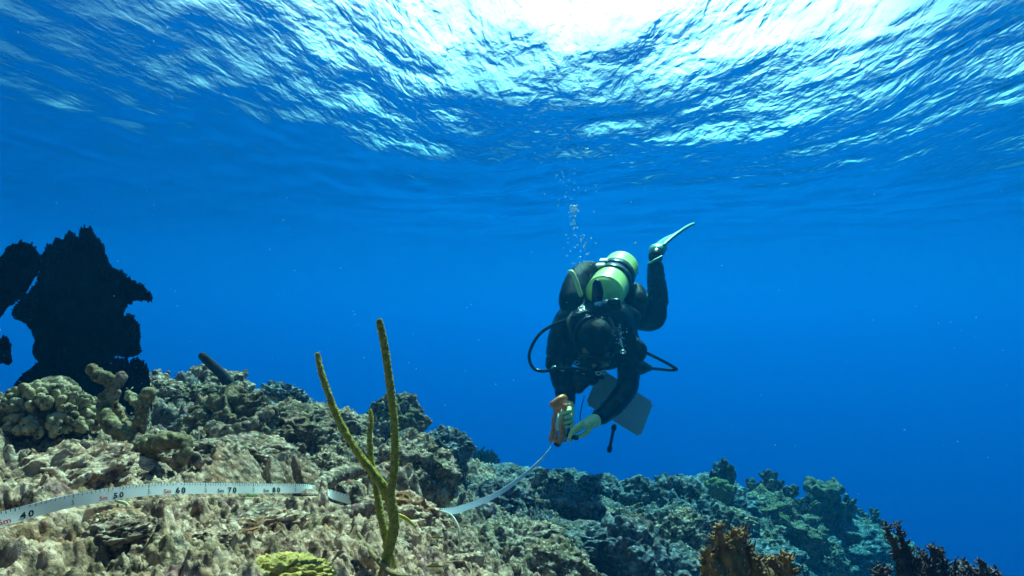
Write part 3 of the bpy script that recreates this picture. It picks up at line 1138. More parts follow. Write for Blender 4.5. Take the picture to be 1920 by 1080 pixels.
def fan(name, outline, base, d, lean, label, seed, thick=0.010, fringe=220, group=None, mat=None):
    mat = mat or M_FAN
    """outline: photo pixels of the blade's edge; built as a thick, slightly curled blade with branch tips round its rim"""
    root = empty(name, at(base[0], base[1], d))
    tag(root, label, "sea fan", group)
    o = np.array(root.location)
    out = np.array(outline, float)
    # densify the rim, round it and make it ragged
    rg = np.random.RandomState(seed)
    loop = smooth_path(np.vstack((out[-1:], out, out[:2])), 40 * (len(out) + 2))[40:-40]
    seg = np.linalg.norm(np.diff(loop, axis=0), axis=1)
    t = np.concatenate(([0], np.cumsum(seg)))
    n = max(60, int(t[-1] / 3))
    tt = np.linspace(0, t[-1], n, endpoint=False)
    rim = np.column_stack([np.interp(tt, t, loop[:, k]) for k in (0, 1)])
    q3 = np.column_stack((rim / 22, np.full(n, seed * 1.7)))
    rim = rim + 5.0 * np.column_stack((fbm(q3, 2, seed), fbm(q3, 2, seed + 1)))
    closed = np.vstack((rim, rim[:1]))
    cen = rim.mean(0)
    dirs = rim - cen
    dirs /= np.linalg.norm(dirs, axis=1)[:, None]
    rag = np.abs(rg.normal(0, 1.6, n)) + 1.5 * np.maximum(0, np.sin(tt / 9 + seed)) * rg.rand(n)
    rim_r = rim - dirs * rag[:, None]

    def inside(p):
        x0, y0 = closed[:-1, 0], closed[:-1, 1]
        x1, y1 = closed[1:, 0], closed[1:, 1]
        c = ((y0 > p[1]) != (y1 > p[1])) & (p[0] < (x1 - x0) * (p[1] - y0) / (y1 - y0 + 1e-9) + x0)
        return c.sum() % 2 == 1

    def depth(x, y):
        u, v = (x - cen[0]) / 130, (y - cen[1]) / 130
        return d + 0.05 * lean * u + 0.03 * np.sin(2.2 * u + seed) + 0.025 * v * v
    # fill: grid points inside the outline, joined with the rim
    bm = bmesh.new()
    vs = [bm.verts.new(Vector(at(p[0], p[1], depth(*p)) - o)) for p in rim_r]
    f = bm.faces.new(vs)
    bmesh.ops.triangulate(bm, faces=[f])
    bmesh.ops.subdivide_edges(bm, edges=[e for e in bm.edges if e.calc_length() > 0.02], cuts=3, use_grid_fill=True)
    bmesh.ops.triangulate(bm, faces=bm.faces[:])
    for _q in range(2):
        lg = [e for e in bm.edges if e.calc_length() > 0.010]
        if lg:
            bmesh.ops.subdivide_edges(bm, edges=lg, cuts=1)
            bmesh.ops.triangulate(bm, faces=bm.faces[:])
    bmesh.ops.triangulate(bm, faces=[f_ for f_ in bm.faces if len(f_.verts) > 4])
    bmesh.ops.recalc_face_normals(bm, faces=bm.faces)
    # lace: gaps in the net, more of them towards the rim
    rm3 = np.array([at(p[0], p[1], depth(*p)) for p in rim]) - o
    kill = []
    for f_ in bm.faces:
        c_ = np.array(f_.calc_center_median())
        w_ = c_ + o
        if not inside((960 + F_PX * w_[0] / (w_ @ FWD), 540 - F_PX * (w_ @ UPV) / (w_ @ FWD))):
            kill.append(f_)
            continue
        e_ = np.sqrt(((rm3 - c_) ** 2).sum(1).min())
        pr = 0.30 * math.exp(-e_ / .012) + 0.012
        if max(e.calc_length() for e in f_.edges) < .0105 and f_.calc_area() > 8e-6 and rg.rand() < pr:
            kill.append(f_)
    bmesh.ops.delete(bm, geom=kill, context='FACES')
    me = from_bm("blade", bm)
    V = verts_of(me)
    V[:, 1] += 0.012 * fbm((V + o) * 14, 3, seed)
    set_verts(me, V)
    ob = link("blade", me, mat, root)
    md = ob.modifiers.new("thickness", 'SOLIDIFY')
    md.thickness = thick
    md.offset = 0
    # branch ribs over both faces and tips round the rim
    mb = MB()
    b2 = np.array(base, float)
    for k in range(fringe):
        q = rim[rg.randint(n)]
        if not (inside(b2 + (q - b2) * .86) and inside(b2 + (q - b2) * .93)):
            continue
        s0, s1 = rg.uniform(0.84, 0.95), rg.uniform(0.97, 1.015)
        bend = rg.uniform(-0.12, 0.12)
        P = []
        for s in np.linspace(s0, s1, 7):
            p = b2 + (q - b2) * s
            nrm = np.array((-(q - b2)[1], (q - b2)[0]))
            p = p + nrm * bend * (s - 1) * s
            P.append(at(p[0], p[1], depth(*p) + rg.choice((-1, 1)) * 0.4 * thick * (1 if s < .95 else .3)) - o)
        mb.tube(P, np.linspace(rpx(3.2, d), rpx(1.5, d), 7), 5)
    link("branches", mb.mesh("branches"), mat, root)["kind"] = "stuff"
    return root


fan("sea_fan", [(105, 700), (85, 690), (62, 660), (66, 635), (50, 615), (20, 588), (40, 560), (70, 530), (78, 505), (84, 470), (92, 458), (98, 466), (104, 445), (118, 447), (128, 433), (140, 438), (150, 441),
                (153, 428), (166, 428), (178, 440), (190, 462), (196, 478), (205, 496), (218, 504), (238, 520), (260, 533), (278, 542), (286, 556), (280, 566), (262, 563), (244, 567), (232, 580), (233, 590), (246, 592), (257, 604), (263, 622), (260, 640), (263, 664), (238, 672),
                (215, 670), (190, 690), (160, 705), (130, 708)], (140, 735), 1.75, 0.6, "large dark purple sea fan with a ragged edge rising above the reef at the left", 3, fringe=420)
fan("sea_fan", [(-60, 640), (-70, 560), (-40, 490), (0, 482), (14, 466), (40, 453), (62, 460), (74, 478), (72, 505), (58, 530), (40, 556), (14, 578), (-10, 600)], (-75, 720), 1.5, -0.4, "dark leaning sea fan cut off by the left edge of the photo", 5, fringe=200)
fan("sea_fan", [(-20, 690), (-24, 650), (0, 632), (12, 630), (20, 655), (22, 682), (0, 684)], (-15, 720), 1.6, 0.2, "small dark sea fan low at the left edge, under the leaning fan", 6, fringe=60)
fan("sea_fan", [(182, 735), (188, 705), (178, 690), (200, 675), (228, 668), (240, 674), (243, 690), (250, 672), (268, 676), (278, 700), (282, 735), (280, 770), (235, 780), (200, 770)], (235, 800), 1.62, 0.3, "short dark sea fan at the right foot of the large one", 7, fringe=150)
fan("sea_fan", [(20, 770), (30, 715), (62, 690), (85, 672), (112, 690), (140, 700), (170, 690), (195, 715), (190, 760), (150, 790), (90, 790), (40, 790)], (110, 810), 1.68, 0.3, "broad low dark sea fan below the large one, behind the coral head", 8, fringe=160)

# ---- olive sea rod with tall round branches
M_ROD = plain("olive_sea_rod", (0.31, 0.29, 0.045), 0.85, 0.15, bump=(420, 0.004), var=0.35, vscale=160)


def build_rod():
    root = empty("sea_rod", at(728, 1085, .75))
    tag(root, "tall olive sea rod with three thick round branches rising beside the tape", "sea rod")
    o = Vector(root.location)
    br = [
        ([(712, 1110, .75), (722, 1060, .75), (733, 1015, .75), (739, 985, .75), (736, 955, .75), (726, 925, .75), (705, 893, .752), (672, 850, .756), (640, 798, .76), (617, 742, .765), (603, 700, .77), (595, 666, .775)], [8.5, 9, 9, 9.2, 9.6, 10, 7.6, 6.8, 6.4, 6, 5.4, 4.5]),
        ([(736, 965, .748), (733, 930, .745), (738, 890, .745), (741, 840, .745), (738, 780, .745), (730, 710, .745), (721, 650, .745), (711, 603, .745)], [7.2, 7.2, 7.2, 7, 6.8, 6.6, 6.4, 5.8]),
        ([(742, 1100, .765), (733, 1050, .765), (722, 1000, .765), (712, 960, .77), (705, 915, .78), (697, 870, .79), (693, 820, .80), (696, 790, .805), (694, 770, .81)], [7.5, 7.5, 7, 6.5, 6, 5.2, 4.4, 3.4, 2.4]),
    ]
    rg = np.random.RandomState(3)
    for k, (pts, rad) in enumerate(br):
        mb = MB().tube(path(pts), [rpx(r, p[2]) for r, p in zip(rad, pts)], 26, n=200)
        me = mb.mesh("branch")
        V, N = verts_of(me), normals_of(me)
        set_verts(me, V + N * (0.0011 * (knobs(V * 330, 5 + k) - 0.4) + 0.0008 * fbm(V * 60, 2, k))[:, None])
        me.transform(Matrix.Translation(-o))
        link("branch", me, M_ROD, root)
    # polyp fuzz on the branch skins
    for k, (pts, rad) in enumerate(br):
        fz = MB()
        P = smooth_path(np.column_stack((path(pts), [rpx(r, p[2]) for r, p in zip(rad, pts)])), 200)
        T, N, B = frames(P[:, :3])
        for q in range(900):
            i = rg.randint(len(P))
            a = rg.uniform(0, 6.28)
            nn = math.cos(a) * N[i] + math.sin(a) * B[i]
            r0 = P[i, 3]
            s0 = P[i, :3] + nn * r0 * 0.97 + T[i] * rg.uniform(-.003, .003)
            fz.tube([s0, s0 + (nn + 0.3 * T[i]) * rg.uniform(.0007, .0016)], [.0005, .0003], 4, cap=False)
        me = fz.mesh("polyps")
        me.transform(Matrix.Translation(-o))
        link("polyps", me, M_POLYP, root)["kind"] = "stuff"


M_POLYP = plain("sea_rod_polyps", (0.60, 0.54, 0.14), 0.9, 0.1)
build_rod()


def twig(pts, rad, label, mat, name="twig", cat="twig"):
    me = MB().tube(path(pts), [rpx(r, p[2]) for r, p in zip(rad, pts)], 10, n=40).mesh(name)
    o0 = Vector(at(*pts[0]))
    me.transform(Matrix.Translation(-o0))
    o = link(name, me, mat)
    o.location = o0
    tag(o, label, cat)


M_STICK = plain("brown_stick", (0.16, 0.12, 0.05), 0.8, 0.2, var=0.5, vscale=120)
M_YSTICK = plain("yellow_stick", (0.45, 0.38, 0.04), 0.7, 0.3, var=0.3, vscale=100)
twig([(672, 1000, .84), (690, 1028, .80), (715, 1058, .74), (740, 1078, .70), (775, 1082, .69)], [3, 4, 5, 5, 3], "thin brown stick lying across the foot of the sea rod", M_STICK)
twig([(744, 964, .80), (760, 972, .80), (778, 987, .81)], [3, 4, 2], "short yellow stick poking out right of the sea rod stem", M_YSTICK)
twig([(826, 958, 1.02), (846, 966, 1.0), (858, 985, .98), (862, 1012, .97), (860, 1032, .97)], [1.8, 1.8, 1.8, 1.8, 1.8], "thin pale line looping down over the round rock right of the sea rod", plain("pale_line", (.5, .48, .38), .7), "fishing_line", "line")
twig([(148, 1005, .69), (168, 998, .69), (180, 1004, .688)], [2.5, 3, 2], "small dark twig lying on the knobbly yellowish rock", M_STICK)
twig([(222, 940, .80), (238, 946, .79), (247, 965, .785), (246, 985, .78)], [3, 3.2, 3, 2], "thin pale stem curving down from the tape near the fifty mark", plain("pale_stem", (.42, .40, .22), .8), "plant_stem", "stem")

# ---- tilted tube sponge on the skyline
M_SPONGE = plain("dark_sponge", (0.035, 0.035, 0.045), 0.9, 0.1, bump=(120, 0.004), var=0.4, vscale=60)
twig([(436, 728, 2.12), (417, 703, 2.12), (399, 686, 2.12), (380, 668, 2.12)], [12, 10, 9, 8], "dark tube sponge tilted to the left on the skyline above the slope", M_SPONGE, "tube_sponge", "sponge")

# ---- yellow lumpy coral
def lumpy(x, y, d, wpx, hz, mat, label, seed, name, big=False):
    c = at(x, y, d)
    a = rpx(wpx / 2, d)
    rg = random.Random(seed)
    V, Fc = _ICO[5]
    q = V + 0.10 * np.stack((fbm(V * 3, 2, 1), fbm(V * 3, 2, 2), fbm(V * 3, 2, 3)), 1)
    kf = 5.5 if big else 3.6
    if big:
        V, Fc = _ICO[6]
        q = V + 0.10 * np.stack((fbm(V * 3, 2, 1), fbm(V * 3, 2, 2), fbm(V * 3, 2, 3)), 1)
    r = 0.80 + 0.24 * knobs(q * kf + seed, seed) + 0.10 * knobs(q * kf * 2.4 + seed, seed + 1) + 0.10 * fbm(V * 1.6 + seed, 3, seed)
    P = V * r[:, None] * np.array((a, a * .8, a * hz))
    o = link(name, mesh_np(name, P, Fc), mat)
    o.location = c
    tag(o, label, "coral")
    return o


M_YEL = plain("mustard_coral", (0.42, 0.33, 0.09), 0.8, 0.15, bump=(200, 0.005), var=0.4, vscale=70)
M_GRN = plain("green_algae", (0.05, 0.10, 0.025), 0.9, 0.1, bump=(150, 0.006), var=0.6, vscale=70)
M_YGR = plain("yellow_green_algae", (0.17, 0.17, 0.08), 0.9, 0.1, bump=(150, 0.006), var=0.5, vscale=60)
lumpy(530, 1086, .685, 190, .42, M_YEL, "bright mustard yellow lumpy coral at the bottom edge left of the sea rod", 2, "mustard_coral", big=True)
lumpy(468, 938, 1.02, 40, .5, M_GRN, "small dark green algae tuft just below the tape's seventy mark", 3, "algae_tuft")
lumpy(432, 790, 1.60, 34, .7, M_YGR, "yellow green algae tuft under the jagged dark rock on the slope", 4, "algae_tuft")
lumpy(410, 792, 1.62, 30, .7, M_YGR, "smaller yellow green algae tuft left of its twin on the slope", 9, "algae_tuft")
lumpy(1345, 925, 4.2, 62, .9, M_YGR, "round yellow green coral head on the right skyline", 5, "round_coral")


# ---- colonies of blunt fingers
def colony(name, x, y, d, wpx, hpx, n, rp, mat, label, seed, spread=0.7, fork=0, group=None, spikes=0, cat="coral", tip=None):
    """a clump of tapering fingers rising from one base"""
    rg = random.Random(seed)
    base = at(x, y, d)
    W_, H_ = rpx(wpx / 2, d), rpx(hpx, d)
    mb = MB()
    for k in range(n):
        u = rg.uniform(-1, 1)
        v = rg.uniform(-1, 1) * 0.6
        dr = np.array((u * spread, v * spread, 1.0))
        dr /= np.linalg.norm(dr)
        p0 = np.array((u * W_ * 0.55, v * W_ * 0.55, -H_ * 0.15))
        L_ = H_ * rg.uniform(0.55, 1.05) * (1 - 0.35 * abs(u))
        bend = np.array((rg.uniform(-.2, .2), rg.uniform(-.2, .2), 0)) * L_
        p2 = p0 + dr * L_
        p1 = (p0 + p2) / 2 + bend
        r0 = rpx(rp, d) * rg.uniform(.8, 1.2)
        mb.tube([p0, p1, p2], [r0 * 1.15, r0, r0 * (tip or 0.8)], 10, n=14)
        for j in range(fork):
            s = rg.uniform(0.35, 0.85)
            q0 = p0 * (1 - s) ** 2 + 2 * p1 * s * (1 - s) + p2 * s * s
            q0 = p0 + (p2 - p0) * s + bend * 2 * s * (1 - s)
            sd_ = np.array((rg.uniform(-1, 1), rg.uniform(-.7, .7), rg.uniform(.3, 1.0)))
            sd_ /= np.linalg.norm(sd_)
            q1 = q0 + sd_ * L_ * rg.uniform(.16, .36)
            mb.tube([q0, (q0 + q1) / 2 + np.array((0, 0, -.02)) * L_, q1], [r0 * .8, r0 * .7, r0 * .5 * (tip or 1)], 8)
        for j in range(spikes):
            s = rg.uniform(0.05, 1.0)
            q0 = p0 + (p2 - p0) * s + bend * 2 * s * (1 - s)
            a = rg.uniform(0, 6.28)
            sd_ = np.array((math.cos(a), math.sin(a), rg.uniform(.2, .9)))
            sd_ /= np.linalg.norm(sd_)
            mb.tube([q0, q0 + sd_ * r0 * rg.uniform(1.6, 2.6)], [r0 * .34, r0 * .12], 6)
    me = rough_mesh(mb, name, rpx(rp * .25, d), 1 / rpx(rp * 2.5, d), rpx(rp * .2, d), 1 / rpx(rp * 1.2, d), seed)
    o = link(name, me, mat)
    o.location = base
    tag(o, label, cat, group)
    return o


M_FING = reef_mat("finger_coral", T_DARK, rust_a=0.2, pink_a=0.1, sand_a=0.2, k=0.6)
colony("finger_coral", 1445, 930, 4.8, 100, 52, 22, 5, M_FING, "dark finger coral clump on the skyline left of the flared coral pillar", 1, fork=3)
colony("finger_coral", 1500, 955, 4.9, 60, 40, 12, 4.5, M_FING, "small dark finger coral between the clump and the flared pillar", 2, fork=3)
colony("finger_coral", 1585, 965, 5.0, 60, 48, 14, 4.5, M_FING, "pointed finger coral clump just right of the flared coral pillar", 3, fork=3)
colony("finger_coral", 1630, 985, 5.2, 56, 38, 12, 4.5, M_FING, "low dark finger coral at the right end of the reef spur", 4, fork=3)
colony("finger_coral", 1355, 900, 4.4, 42, 46, 9, 7, M_FAR, "knobbly pale spire of finger coral on the right skyline", 5, spread=.25, fork=2)
colony("finger_coral", 1265, 915, 4.4, 70, 36, 16, 6, M_FAR, "low pale finger coral left of the knobbly spire", 6, fork=2)
colony("finger_coral", 1215, 940, 4.0, 26, 42, 5, 8, M_FAR, "narrow knobbed coral post standing alone in the skyline gap", 7, spread=.15, fork=1)
colony("finger_coral", 955, 1070, 1.5, 70, 50, 12, 7, M_GREY, "pale stubby finger coral at the bottom edge below the tape's bend", 8, fork=2)
colony("finger_coral", 445, 712, 2.35, 50, 26, 10, 5, M_GREY, "little pale finger coral right of the tube sponge on the skyline", 9, fork=2)
colony("finger_coral", 850, 835, 3.2, 60, 30, 14, 6, M_FAR, "teal finger coral low on the skyline right of the sea rod", 10, fork=2)
colony("finger_coral", 1165, 1000, 2.25, 60, 34, 16, 6, M_FAR, "pale finger coral tuft on the ledge below the diver", 11, fork=2)
colony("finger_coral", 690, 835, 2.0, 60, 34, 12, 6, M_GREY, "grey finger coral seen between the sea rod branches", 12, fork=2)
colony("finger_coral", 520, 730, 2.6, 60, 24, 14, 5, M_FAR, "greenish finger coral tuft on top of the domed skyline rock", 13, fork=2)
colony("finger_coral", 300, 715, 2.1, 70, 24, 14, 5, M_GREY, "pale finger coral tuft on the skyline right of the short sea fan", 14, fork=2)

colony("sea_plume", 907, 874, 4.6, 46, 40, 90, 1.5, M_FAN2, "small faded feathery sea plume far off on the slope left of the tape", 15, spread=1.1, fork=4, cat="sea plume")

# ---- flared coral pillar
def build_pillar():
    d = 5.0
    b = at(1545, 965, d)
    prof = [(-18, 20), (0, 20), (20, 20), (36, 22), (47, 27), (54, 31), (57, 28), (57, 10), (56, 0.5)]
    P = smooth_path([(0, 0, rpx(h, d)) for h, r in prof], 50)
    rr = smooth_path([(rpx(r, d), 0, 0) for h, r in prof], 50)[:, 0]
    V, Fc = tube_arrays(P, np.maximum(rr, .001), 60, cap=False)
    me = mesh_np("coral_pillar", V, Fc)
    V = verts_of(me)
    N = normals_of(me)
    set_verts(me, V + N * (0.05 * fbm(V * 9, 3, 4) + 0.03 * (knobs(V * 16, 5) - .4))[:, None] + np.array((0, 0, 1.0)) * (0.05 * fbm(V * 7, 3, 8) * (V[:, 2] > .15))[:, None])
    o = link("coral_pillar", me, M_DARK)
    o.location = b
    tag(o, "dark coral pillar with a flared flat top on the right skyline", "coral")


build_pillar()

# ---- the two spiny corals close to the lens at the lower right
def fire_mat(name, a, b_, tipc):
    m, t, b = new_mat(name)
    b.inputs['Roughness'].default_value = 0.65
    b.inputs['Specular IOR Level'].default_value = 0.35
    tc = node(t, 'ShaderNodeTexCoord')
    nz = node(t, 'ShaderNodeTexNoise', in_Scale=60.0, in_Detail=5.0)
    t.links.new(tc.outputs['Object'], nz.inputs['Vector'])
    c = ramp(t, [(0.35, a), (0.65, b_)], nz.outputs[0]).outputs[0]
    t.links.new(c, b.inputs['Base Color'])
    n2 = node(t, 'ShaderNodeTexNoise', in_Scale=300.0, in_Detail=3.0)
    t.links.new(tc.outputs['Object'], n2.inputs['Vector'])
    bp = node(t, 'ShaderNodeBump', in_Distance=0.002)
    t.links.new(n2.outputs[0], bp.inputs['Height'])
    t.links.new(bp.outputs[0], b.inputs['Normal'])
    return m


M_FIRE = fire_mat("brown_fire_coral", (0.10, 0.045, 0.010), (0.34, 0.175, 0.045), None)
M_TIP = plain("pale_coral_tip", (0.62, 0.50, 0.46), 0.7, 0.3)
M_PURP = fire_mat("purple_spiny_coral", (0.020, 0.010, 0.016), (0.075, 0.04, 0.05), None)
M_PTIP = plain("pale_lilac_tip", (0.42, 0.34, 0.40), 0.7, 0.3)


def spiny(name, label, base, blades, d, mat, tipmat, seed, spike_px, step_px, tip_p=0.5, forks=0):
    """blades: list of (points, radii) in photo pixels; each grows short up-curving spikes with pale ends"""
    root = empty(name, at(base[0], base[1], d))
    tag(root, label, "coral")
    o = np.array(root.location)
    rg = np.random.RandomState(seed)
    for bi, (pts, rad) in enumerate(blades):
        mb, tb = MB(), MB()
        P3 = path([(x, y, d + dz) for x, y, dz in pts]) - o
        R3 = np.array([rpx(r, d) for r in rad])
        mb.tube(P3, R3, 16, n=40)
        Q = smooth_path(np.column_stack((P3, R3)), 200)
        T, N, B = frames(Q[:, :3])
        ln = np.linalg.norm(np.diff(Q[:, :3], axis=0), axis=1).sum()
        ns = int(ln / rpx(step_px, d) * 6)
        for k in range(ns):
            i = rg.randint(6, 200)
            a = rg.uniform(0, 6.28)
            nn = math.cos(a) * N[i] + math.sin(a) * B[i]
            s0 = Q[i, :3] + nn * Q[i, 3] * 0.8
            L_ = rpx(spike_px, d) * rg.uniform(.5, 1.2)
            up = T[i] * rg.uniform(.2, .9) + np.array((0, 0, rg.uniform(0, .5)))
            e = s0 + nn * L_ * .7 + up * L_ * .6
            w_ = rpx(spike_px, d) * rg.uniform(.11, .18)
            mid = s0 + nn * L_ * .5 + up * L_ * .15
            mb.tube([s0, mid, e], [w_ * 1.5, w_, w_ * .45], 7)
            if rg.rand() < tip_p:
                tb.tube([e - (e - mid) * .25, e + (e - mid) * .02], [w_ * .66, w_ * .42], 6)
            for j in range(forks):
                if rg.rand() < .5:
                    q = mid + (e - mid) * .5
                    e2 = q + (rg.normal(size=3) * .35 + up * .5) * L_ * .8
                    mb.tube([q, e2], [w_ * .7, w_ * .3], 6)
        link("branch", mb.mesh("branch"), mat, root)
        if tb.n > 60:
            link("pale_tips", tb.mesh("pale_tips"), tipmat, root)["kind"] = "stuff"


spiny("fire_coral", "spiky brown fire coral with pale tips in the lower right foreground", (1390, 1130), [
    ([(1395, 1140, 0), (1375, 1090, 0), (1360, 1040, 0), (1350, 1010, 0), (1345, 985, 0)], [46, 36, 22, 11, 4]),
    ([(1400, 1130, .01), (1385, 1060, .01), (1380, 1020, .01), (1374, 990, .01)], [36, 26, 11, 4]),
    ([(1360, 1140, -.01), (1340, 1080, -.01), (1330, 1050, -.01), (1318, 1035, -.01)], [40, 27, 14, 6]),
    ([(1410, 1130, .02), (1398, 1050, .02), (1390, 1015, .02), (1386, 998, .02)], [36, 22, 10, 5]),
    ([(1430, 1140, 0), (1430, 1090, 0), (1420, 1062, 0), (1412, 1040, 0)], [42, 32, 14, 6]),
    ([(1460, 1140, .01), (1455, 1090, .01), (1450, 1066, .01), (1446, 1046, .01)], [36, 27, 13, 6]),
    ([(1480, 1140, 0), (1476, 1090, 0), (1474, 1062, 0), (1475, 1040, 0)], [30, 20, 11, 5]),
], 0.95, M_FIRE, M_TIP, 2, 17, 14, tip_p=.55)
PB = [([(1720, 1140, 0), (1700, 1085, 0), (1685, 1040, 0), (1668, 1005, 0), (1660, 978, 0)], [28, 17, 8, 4, 2]),
      ([(1725, 1140, .01), (1712, 1080, .01), (1700, 1035, .01), (1688, 1005, .01), (1680, 980, .01)], [26, 17, 8, 4, 2])]
_r = random.Random(8)
for (x1, y1) in ((1745, 1022), (1760, 1030), (1722, 1046), (1736, 1040), (1770, 1040), (1805, 1050), (1790, 1060), (1840, 1052), (1752, 1026), (1728, 1032), (1766, 1030), (1812, 1056), (1796, 1066), (1848, 1056), (1862, 1072), (1850, 1062), (1870, 1068), (1650, 1060), (1662, 1068), (1640, 1072), (1775, 1058), (1825, 1066)):
    xb = 1735 + (x1 - 1735) * 0.75
    PB.append(([(xb, 1140, _r.uniform(-.03, .03)), ((xb + x1) / 2 + _r.uniform(-6, 6), 1090, _r.uniform(-.03, .03)), (x1, y1, _r.uniform(-.03, .03))], [10, 5.5, 2.2]))
spiny("purple_spiny_coral", "dark purple thorny coral with thin forked fingers at the lower right corner", (1745, 1140), PB, 1.05, M_PURP, M_PTIP, 4, 12, 13, tip_p=.35, forks=2)

# ================================================================== the diver
DROOT = Vector(at(1135, 600, 3.4))


def dp(x, y, d):
    return Vector(at(x, y, d)) - DROOT


def skin_mesh(name, nodes, edges, sub=2, root=0):
    """continuous surface grown over a skeleton: nodes = [(point, radius or (rx, ry))]"""
    me = bpy.data.meshes.new(name)
    me.from_pydata([tuple(p) for p, r in nodes], edges, [])
    ob = bpy.data.objects.new(name, me)
    C.objects.link(ob)
    ob.modifiers.new("s", 'SKIN').use_smooth_shade = True
    if sub:
        m = ob.modifiers.new("u", 'SUBSURF')
        m.levels = m.render_levels = sub
    for k, (p, r) in enumerate(nodes):
        sv = me.skin_vertices[0].data[k]
        sv.radius = (r, r) if not hasattr(r, '__len__') else r
        sv.use_root = (k == root)
    dg = bpy.context.evaluated_depsgraph_get()
    out = bpy.data.meshes.new_from_object(ob.evaluated_get(dg))
    out.name = name
    bpy.data.objects.remove(ob)
    out.polygons.foreach_set("use_smooth", np.full(len(out.polygons), True))
    return out


M_SUIT = plain("black_neoprene", (0.001, 0.003, 0.006), 0.14, 0.07, bump=(60, 0.004), var=0.5, vscale=14)
M_GEAR = plain("black_gear_cloth", (0.002, 0.006, 0.005), 0.5, 0.03, bump=(220, 0.003), var=0.4, vscale=30)
M_RUB = plain("black_rubber", (0.003, 0.003, 0.005), 0.24, 0.25)
M_TANK = plain("yellow_tank_paint", (0.74, 1.0, 0.20), 0.28, 0.5, coat=0.3, var=0.06, vscale=9)
M_STEEL = plain("brushed_steel", (0.55, 0.56, 0.56), 0.28, 0.5, metal=1.0)
M_HOSE = plain("pale_yellow_hose", (0.85, 0.80, 0.30), 0.4, 0.5)
M_GLOVE = plain("pale_yellow_glove", (0.80, 0.86, 0.36), 0.6, 0.3, bump=(160, 0.002), var=0.15, vscale=40)
M_FIN = plain("sea_green_fin", (0.10, 0.36, 0.24), 0.42, 0.5, var=0.1, vscale=20)
M_SKIN = plain("skin", (0.42, 0.26, 0.19), 0.5, 0.4)
M_ORANGE = plain("orange_plastic", (0.98, 0.23, 0.003), 0.38, 0.5, var=0.15, vscale=30)
M_GLASS = plain("dark_mask_lens", (0.02, 0.03, 0.04), 0.08, 0.6)
M_SLATE = plain("grey_white_slate", (0.40, 0.42, 0.42), 0.5, 0.4, var=0.1, vscale=8)
M_EYE = plain("eye_white", (0.75, 0.74, 0.70), 0.3, 0.5)


